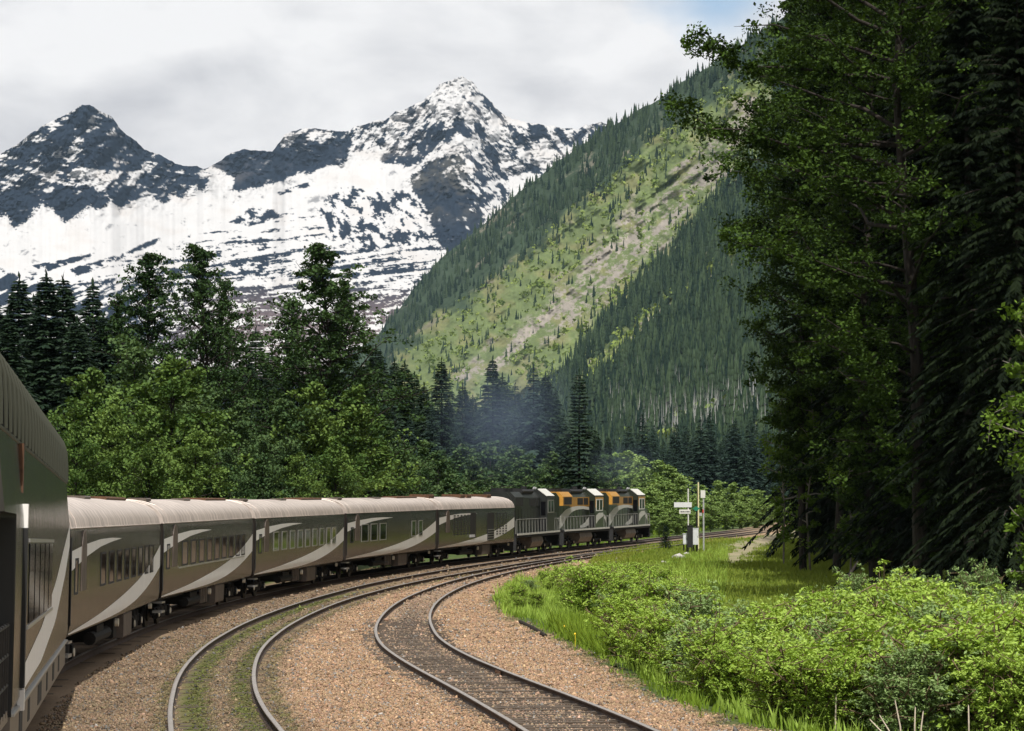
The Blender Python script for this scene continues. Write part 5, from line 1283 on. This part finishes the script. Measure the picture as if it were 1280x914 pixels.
# ------------------------------------------------------------------ locomotives
def locomotive(rear, front, label, livery):
    a, b_ = np.array(rear, float), np.array(front, float); t = (b_ - a) / np.linalg.norm(b_ - a); a, b_ = a + t * .55, b_ - t * .55
    (cx_, cy_), rz, L = along(None, a, b_); h = L / 2
    e = empty('diesel_locomotive', (cx_, cy_, float(zr(cy_))), rz); tag(e, label, 'locomotive', 'locomotives at the head of the train')
    za, zb = float(zr(a[1])), float(zr(b_[1])); e.rotation_euler = (math.atan2(zb - za, L), 0, rz)
    paint = M['loco'] if livery else M['loco_grey']
    hw = .98; c0, c1 = h - 6.2, h - 2.9            # cab rear and front
    # walkway frame
    f = MB().box((-1.52, -h + .3, 1.22), (1.52, h - .35, 1.50), .02); f.build('frame', M['under'], e)
    for s in (-1, 1): MB().box((s * 1.53 - .012, -h + .4, 1.40), (s * 1.53 + .012, h - .5, 1.53)).build('sill_stripe', M['white'], e)
    # long hood
    hood = [(-hw, 1.5), (hw, 1.5), (hw, 4.0), (hw - .28, 4.36), (-hw + .28, 4.36), (-hw, 4.0)]
    b = MB().extrude_y(hood[::-1], -h + .9, c0); hd = b.build('hood', paint, e)
    rf = MB().extrude_y([(-1.25, 3.35), (1.25, 3.35), (1.25, 4.05), (.9, 4.42), (-.9, 4.42), (-1.25, 4.05)][::-1], -h + 1.0, -h + 4.6); rd = rf.build('radiator', M['orange'] if livery else paint, e)
    for s in (-1, 1):
        x = s * 1.252; xa, xb = sorted((x - s * .02, x + s * .012))
        MB().box((xa, -h + 1.4, 3.45), (xb, -h + 4.2, 4.0)).build('grille', M['black'], rd)
    if livery:
        for s in (-1, 1): MB().box((s * (hw + .006) - .006, -h + 4.62, 3.25), (s * (hw + .006) + .006, c0 - .01, 3.99)).build('upper_band', M['orange'], e)
    for s in (-1, 1):
        for y0, y1 in ((c0 - 4.6, c0 - 2.5), (c0 - 2.2, c0 - .5)):
            MB().box((s * (hw + .02) - .02, y0, 3.4), (s * (hw + .02) + .006, y1, 3.92)).build('grille', M['black'], e)
    db = MB().box((-.9, -3.4, 4.30), (.9, 1.2, 4.62), .15); db.build('brake_housing', M['black'], e)
    for y in (-h + 1.9, -h + 3.6, -2.6, -1.2): MB().tube([(0, y, 4.3), (0, y, 4.68)], .62, 18).build('roof_fan', M['black'], e, True)
    MB().tube([(0, 2.0, 4.3), (0, 2.0, 4.85)], .22, 12).build('exhaust_stack', M['black'], e, True)
    dl = MB()
    for k in range(9):
        y = -h + 1.2 + k * (c0 + h - 1.4) / 9
        for s in (-1, 1): dl.box((s * (hw + .004) - .004, y, 1.62), (s * (hw + .004) + .010, y + .03, 3.2))
    dl.build('door_seam', M['black'], e)
    if livery:
        pf = lambda z: hw + .004
        n = 20; U = np.linspace(0, 1, n)
        yy = -h + 1.0 + (c0 + h - 1.1) * U
        lo = np.interp(U, [0, .08, .2, .4, .6, .8, 1], [1.60, 1.75, 2.30, 2.85, 3.02, 3.05, 2.95]); hi = np.interp(U, [0, .08, .2, .4, .6, .8, 1], [2.55, 2.75, 3.05, 3.24, 3.30, 3.28, 3.2])
        for s in (1, -1): strip('stripe', list(zip(yy, lo)), list(zip(yy, hi)), L, e, M['white'], pf, .014, s)
    # cab
    cab = [(-1.5, 1.5), (1.5, 1.5), (1.5, 4.0), (1.42, 4.12), (.78, 4.58), (-.78, 4.58), (-1.42, 4.12), (-1.5, 4.0)]
    b = MB().extrude_y(cab[::-1], c0, c1); cb = b.build('cab', paint, e)
    for s in (-1, 1):
        rb = MB(); rb.add([(s * 1.44, c0 - .05, 4.115), (s * 1.44, c1 + .15, 4.115), (s * .80, c1 + .15, 4.60), (s * .80, c0 - .05, 4.60), (s * 1.50, c0 - .05, 4.13), (s * 1.50, c1 + .15, 4.13), (s * .82, c1 + .15, 4.66), (s * .82, c0 - .05, 4.66)],
               [(0, 1, 2, 3), (7, 6, 5, 4), (0, 4, 5, 1), (1, 5, 6, 2), (2, 6, 7, 3), (3, 7, 4, 0)])
        rb.build('sunlit_roof_edge', M['white'], e)  # sunlight on the cab roof bevel, put in as white colour
    if livery:
        for s in (-1, 1): MB().box((s * 1.505 - .006, c0 + .02, 3.15), (s * 1.505 + .004, c1 - .02, 3.99)).build('cab_band', M['orange'], e)
    for s in (-1, 1):
        for y0, y1 in ((c0 + .35, c0 + 1.45), (c0 + 1.65, c0 + 2.75)):
            w_ = MB().box((s * 1.515 - .015, y0, 2.95), (s * 1.515 + .012, y1, 3.75)).build('window', M['glass'], e)
            fr = MB(); x0, x1 = s * 1.52 - .015, s * 1.52 + .018
            fr.box((x0, y0 - .09, 2.86), (x1, y0, 3.84)).box((x0, y1, 2.86), (x1, y1 + .09, 3.84)).box((x0, y0, 2.86), (x1, y1, 2.95)).box((x0, y0, 3.75), (x1, y1, 3.84))
            fr.build('frame', M['white'] if livery else M['rail_paint'], w_)
    for x0, x1 in ((-1.35, -1.05), (1.03, 1.38)): MB().box((x0, c0 - .015, 2.7), (x1, c0 + .01, 3.7)).build('window', M['glass'], e)
    for x0, x1 in ((-1.3, -.1), (.1, 1.3)): MB().box((x0, c1 - .01, 3.0), (x1, c1 + .02, 3.8)).build('window', M['glass'], e)
    dr = MB().box((1.0, c0 - .02, 1.6), (1.42, c0 + .005, 2.6)); dr.build('door', M['black'], e)
    # nose
    ns = MB().extrude_x([(c1, 1.5), (h - .9, 1.5), (h - .75, 2.5), (h - 1.0, 2.85), (c1, 3.02)][::-1], -1.35, 1.35); no = ns.build('nose', paint, e)
    if livery:
        n = 22; U = np.linspace(0, 1, n); yy = c0 - 3.6 + (h - .95 - c0 + 3.6) * U
        hi = np.interp(U, [0, .2, .4, .55, .75, .9, 1], [1.72, 1.95, 2.45, 2.72, 2.74, 2.55, 2.25]); lo = np.interp(U, [0, .2, .4, .55, .75, .9, 1], [1.56, 1.58, 1.75, 2.15, 2.42, 2.22, 1.75])
        ys_ = np.linspace(0, 1, n)
        for s in (1, -1):
            i1 = [i for i in range(n) if yy[i] < c0 - .02]; i2 = [i for i in range(n) if c0 + .02 < yy[i] < c1]; i3 = [i for i in range(n) if yy[i] > c1 + .02]
            for ids, xw in ((i1, hw + .008), (i2, 1.505), (i3, 1.355)):
                if len(ids) > 1: strip('stripe', [(yy[i], lo[i]) for i in ids], [(yy[i], hi[i]) for i in ids], L, e, M['white'], lambda z, q=xw: q, .006, s)
    # handrails
    hr_ = MB()
    for s in (-1, 1):
        hr_.tube([(s * 1.46, -h + .5, 2.5), (s * 1.46, c0 - .1, 2.5)], .022, 6)
        for y in np.linspace(-h + .5, c0 - .1, 11): hr_.tube([(s * 1.48, y, 1.45), (s * 1.46, y, 2.5)], .022, 6)
        hr_.tube([(s * 1.46, c1 + .1, 2.45), (s * 1.46, h - .5, 2.45)], .022, 6)
        for y in np.linspace(c1 + .3, h - .5, 3): hr_.tube([(s * 1.48, y, 1.45), (s * 1.46, y, 2.45)], .022, 6)
    for y in (-h + .35, h - .35): hr_.tube([(-1.4, y, 1.3), (-1.4, y, 2.4), (-.5, y, 2.4), (-.5, y, 1.4)], .022, 6); hr_.tube([(1.4, y, 1.3), (1.4, y, 2.4), (.5, y, 2.4), (.5, y, 1.4)], .022, 6)
    hr_.build('handrail', M['rail_paint'], e)
    # tank, air reservoirs, trucks, pilots
    tk_ = MB().extrude_y([(-1.35, 1.15), (-1.42, .85), (-1.25, .5), (-.8, .34), (.8, .34), (1.25, .5), (1.42, .85), (1.35, 1.15)][::-1], -2.6, 2.2); tk_.build('fuel_tank', M['tank'], e, True)
    for s in (-1, 1): MB().tube([(s * 1.2, -2.4, 1.16), (s * 1.2, 1.8, 1.16)], .16, 10).build('air_tank', M['boxtan'], e, True)
    bogie(e, -h + 4.0, .51, 2.75, 'truck'); bogie(e, h - 4.0, .51, 2.75, 'truck')
    pl_ = MB().extrude_x([(h - .5, .35), (h - .2, .35), (h - .3, 1.3), (h - .5, 1.3)], -1.45, 1.45)
    pr_ = MB().extrude_x([(-h + .5, .35), (-h + .2, .35), (-h + .3, 1.3), (-h + .5, 1.3)][::-1], -1.45, 1.45)
    pl_.box((-.15, h - .3, .75), (.15, h + .5, 1.0), .04); pr_.box((-.15, -h - .5, .75), (.15, -h + .3, 1.0), .04)
    for s in (-1, 1):
        for y in (-h + .35, h - .95):
            for k in range(3): (pl_ if y > 0 else pr_).box((s * 1.3 - .2, y, .45 + .3 * k), (s * 1.3 + .2, y + .6, .49 + .3 * k))
    pl_.build('pilot', M['black'], e); pr_.build('pilot', M['black'], e)
    hl = MB().box((-.18, c1 - .02, 4.22), (.18, c1 + .06, 4.42), .03); hl.build('headlight', M['cap'], e)
    hn = MB().tube([(.3, c0 + .8, 4.62), (.3, c0 + 1.3, 4.72)], [.04, .09], 8).tube([(.45, c0 + .8, 4.62), (.45, c0 + 1.2, 4.70)], [.04, .08], 8); hn.build('horn', M['trim'], e)
    return e
locomotive(S_[6], S_[7], 'plain charcoal locomotive coupled to the power car, without orange paint', False)
locomotive(S_[7], S_[8], 'orange, white and green locomotive in the middle of the three', True)
locomotive(S_[8], S_[9], 'leading orange, white and green locomotive, nearest the signal posts', True)

# ------------------------------------------------------------------ lineside equipment right of the locomotives
D = 226.0
PX = D / F
def at_(x, y, d=D): return P(x, y, d)
g0 = at_(860.5, 686); zg = float(gz(g0[0], g0[1]))
e = tag(empty('signpost', (g0[0], g0[1], zg)), 'thin white post carrying two white sign boards, left of the cabinet', 'sign')
zt = at_(860.5, 611)[2] - zg
MB().tube([(0, 0, -.1), (0, 0, zt)], .055, 8).build('pole', M['white'], e)
for x0, x1, y0, y1, q in ((842.5, 864.5, 628, 634.2, 0), (849, 863, 637, 642.2, 1)):
    a = at_(x0, y1) - g0; b = at_(x1, y0); w_ = MB().box((a[0], -.09, at_(x0, y1)[2] - zg), (b[0] - g0[0], -.06, b[2] - zg), .008); bo = w_.build('sign_board', M['signface'] if q == 0 else M['white'], e)
    bd = MB(); z0, z1 = at_(x0, y1)[2] - zg, b[2] - zg; X0, X1 = a[0], b[0] - g0[0]
    if q == 1:
        r = random.Random(2); xx = X0 + .1
        while xx < X1 - .15: ww = r.uniform(.05, .12); bd.box((xx, -.096, z0 + .11), (xx + ww, -.0905, z0 + .20)); xx += ww + .035
        bd.build('lettering', M['under'], bo)
g1 = at_(873.2, 682, D + 6); z_ = float(gz(g1[0], g1[1]))
e = tag(empty('marker_post', (g1[0], g1[1], z_)), 'tall slim post, white and yellow, between the sign post and meter pole', 'post')
MB().tube([(0, 0, -.1), (0, 0, at_(873.2, 603, D + 6)[2] - z_)], .06, 8).build('pole', M['yellowpole'], e)
MB().tube([(-.10, .02, -.1), (-.10, .02, at_(873.2, 612, D + 6)[2] - z_)], .035, 6).build('cable_pipe', M['under'], e)
MB().box((.06, -.06, at_(873, 645, D + 6)[2] - z_), (.28, .05, at_(873, 641, D + 6)[2] - z_), .01).build('bracket', M['galv'], e)
g2 = at_(879.6, 680, D + 4); z_ = float(gz(g2[0], g2[1]))
e = tag(empty('meter_pole', (g2[0], g2[1], z_)), 'grey metal pole topped with a small white box, rightmost of the posts', 'post')
MB().tube([(0, 0, -.1), (0, 0, at_(879.6, 613, D + 4)[2] - z_)], .07, 8).build('pole', M['galv'], e)
MB().box((-.24, -.12, at_(879, 622.5, D + 4)[2] - z_), (.14, .10, at_(879, 613, D + 4)[2] - z_), .02).build('meter_box', M['white'], e)
MB().box((-.10, -.10, at_(879, 641, D + 4)[2] - z_), (.0, -.05, at_(879, 637, D + 4)[2] - z_), .01).build('red_plate', M['redlens'], e)
g3 = at_(870.5, 684, D + 1); z_ = float(gz(g3[0], g3[1]))
e = tag(empty('switch_stand', (g3[0], g3[1], z_)), 'dark switch stand with a small round green target', 'switch stand')
MB().tube([(0, 0, -.1), (0, 0, at_(870, 636, D + 1)[2] - z_)], .035, 8).build('mast', M['under'], e)
tz = at_(870, 636, D + 1)[2] - z_
MB().tube([(0, -.05, tz), (0, -.01, tz)], .19, 14).box((-.30, -.035, tz - .05), (.28, -.015, tz + .06), .01).build('target', M['greensign'], e)
def cabinet(x0, x1, y0, y1, d, dep, m, label, doors=True):
    a, b = at_(x0, y1, d), at_(x1, y0, d); z_ = float(gz(a[0], a[1])) - .05
    e = tag(empty('equipment_cabinet', ((a[0] + b[0]) / 2, d + dep / 2, z_)), label, 'cabinet', 'equipment cabinets at the track'); w = (b[0] - a[0]) / 2; H = b[2] - z_; zb = a[2] - z_
    MB().box((-w, -dep / 2, zb), (w, dep / 2, H), .03).build('body', M[m], e)
    MB().box((-w - .03, -dep / 2 - .03, H), (w + .03, dep / 2 + .03, H + .05), .015).build('lid', M[m], e)
    MB().tube([(-w * .7, 0, -.2), (-w * .7, 0, zb + .01)], .05, 6).tube([(w * .7, 0, -.2), (w * .7, 0, zb + .01)], .05, 6).build('leg', M['under'], e)
    MB().box((-w * .85, -dep / 2 - .012, zb + .06), (w * .85, -dep / 2 + .01, H - .06), .004).build('door', M[m], e)
    MB().box((w * .55, -dep / 2 - .03, (H + zb) / 2 - .08), (w * .65, -dep / 2 - .012, (H + zb) / 2 + .08)).build('handle', M['under'], e)
cabinet(854, 859.5, 668, 680.5, D - .2, .45, 'cabinet', 'small pale cabinet, leftmost and lowest of the three')
cabinet(859.3, 866, 657.5, 684.5, D - .9, .35, 'black', 'tall black cabinet between two pale ones, below the sign boards')
cabinet(866.3, 873, 661, 681, D + .2, .5, 'cabinet', 'pale grey cabinet right of the tall black one')

# ------------------------------------------------------------------ exhaust smoke and valley haze
def volume_box(name, a, b, dens_, col, noisy, label, aniso=.2, ell=False):
    b_ = MB().box(a, b); me_o = b_
    m = bpy.data.materials.new(name + '_air'); m.use_nodes = True; t = m.node_tree; t.nodes.clear()
    o = N(t, 'ShaderNodeOutputMaterial'); v = N(t, 'ShaderNodeVolumePrincipled'); v.inputs['Color'].default_value = (*col, 1); v.inputs['Density'].default_value = dens_; v.inputs['Anisotropy'].default_value = aniso
    t.links.new(v.outputs[0], o.inputs['Volume'])
    if noisy:
        tcn = N(t, 'ShaderNodeTexCoord')
        nz = N(t, 'ShaderNodeTexNoise', Scale=.16, Detail=3.0); t.links.new(tcn.outputs['Object'], nz.inputs[0])
        sph = N(t, 'ShaderNodeMapping'); sph.inputs['Location'].default_value = (-1, -1, -1); sph.inputs['Scale'].default_value = (2, 2, 2); t.links.new(tcn.outputs['Generated'], sph.inputs[0])
        ln = N(t, 'ShaderNodeVectorMath', _operation='LENGTH'); t.links.new(sph.outputs[0], ln.inputs[0])
        fo = N(t, 'ShaderNodeMapRange'); fo.inputs['From Min'].default_value = 1.0; fo.inputs['From Max'].default_value = .1; t.links.new(ln.outputs['Value'], fo.inputs['Value'])
        nr = N(t, 'ShaderNodeMapRange'); nr.inputs['From Min'].default_value = .32; nr.inputs['From Max'].default_value = .68; t.links.new(nz.outputs[0], nr.inputs['Value'])
        m1 = N(t, 'ShaderNodeMath', _operation='MULTIPLY'); t.links.new(fo.outputs[0], m1.inputs[0]); t.links.new(nr.outputs[0], m1.inputs[1])
        m2_ = N(t, 'ShaderNodeMath', _operation='MULTIPLY'); m2_.inputs[1].default_value = dens_; t.links.new(m1.outputs[0], m2_.inputs[0]); t.links.new(m2_.outputs[0], v.inputs['Density'])
    ob = b_.build(name, m); tag(ob, label, name.split('_')[-1], kind='stuff'); return ob
volume_box('exhaust_smoke', (-7, 205, 4.3), (6.0, 227, 17), .026, (.50, .66, .95), True, 'thin blue exhaust smoke rising over the first locomotive')
volume_box('exhaust_smoke', (6, 232, 4.5), (13, 246, 9.5), .04, (.55, .7, .95), True, 'small puff of exhaust over the leading locomotive')
volume_box('haze', (-9600, -1000, -40), (9600, 9900, 1900), 1.5e-5, (.55, .76, 1.0), False, 'thin blue mountain haze filling the valley', .0)
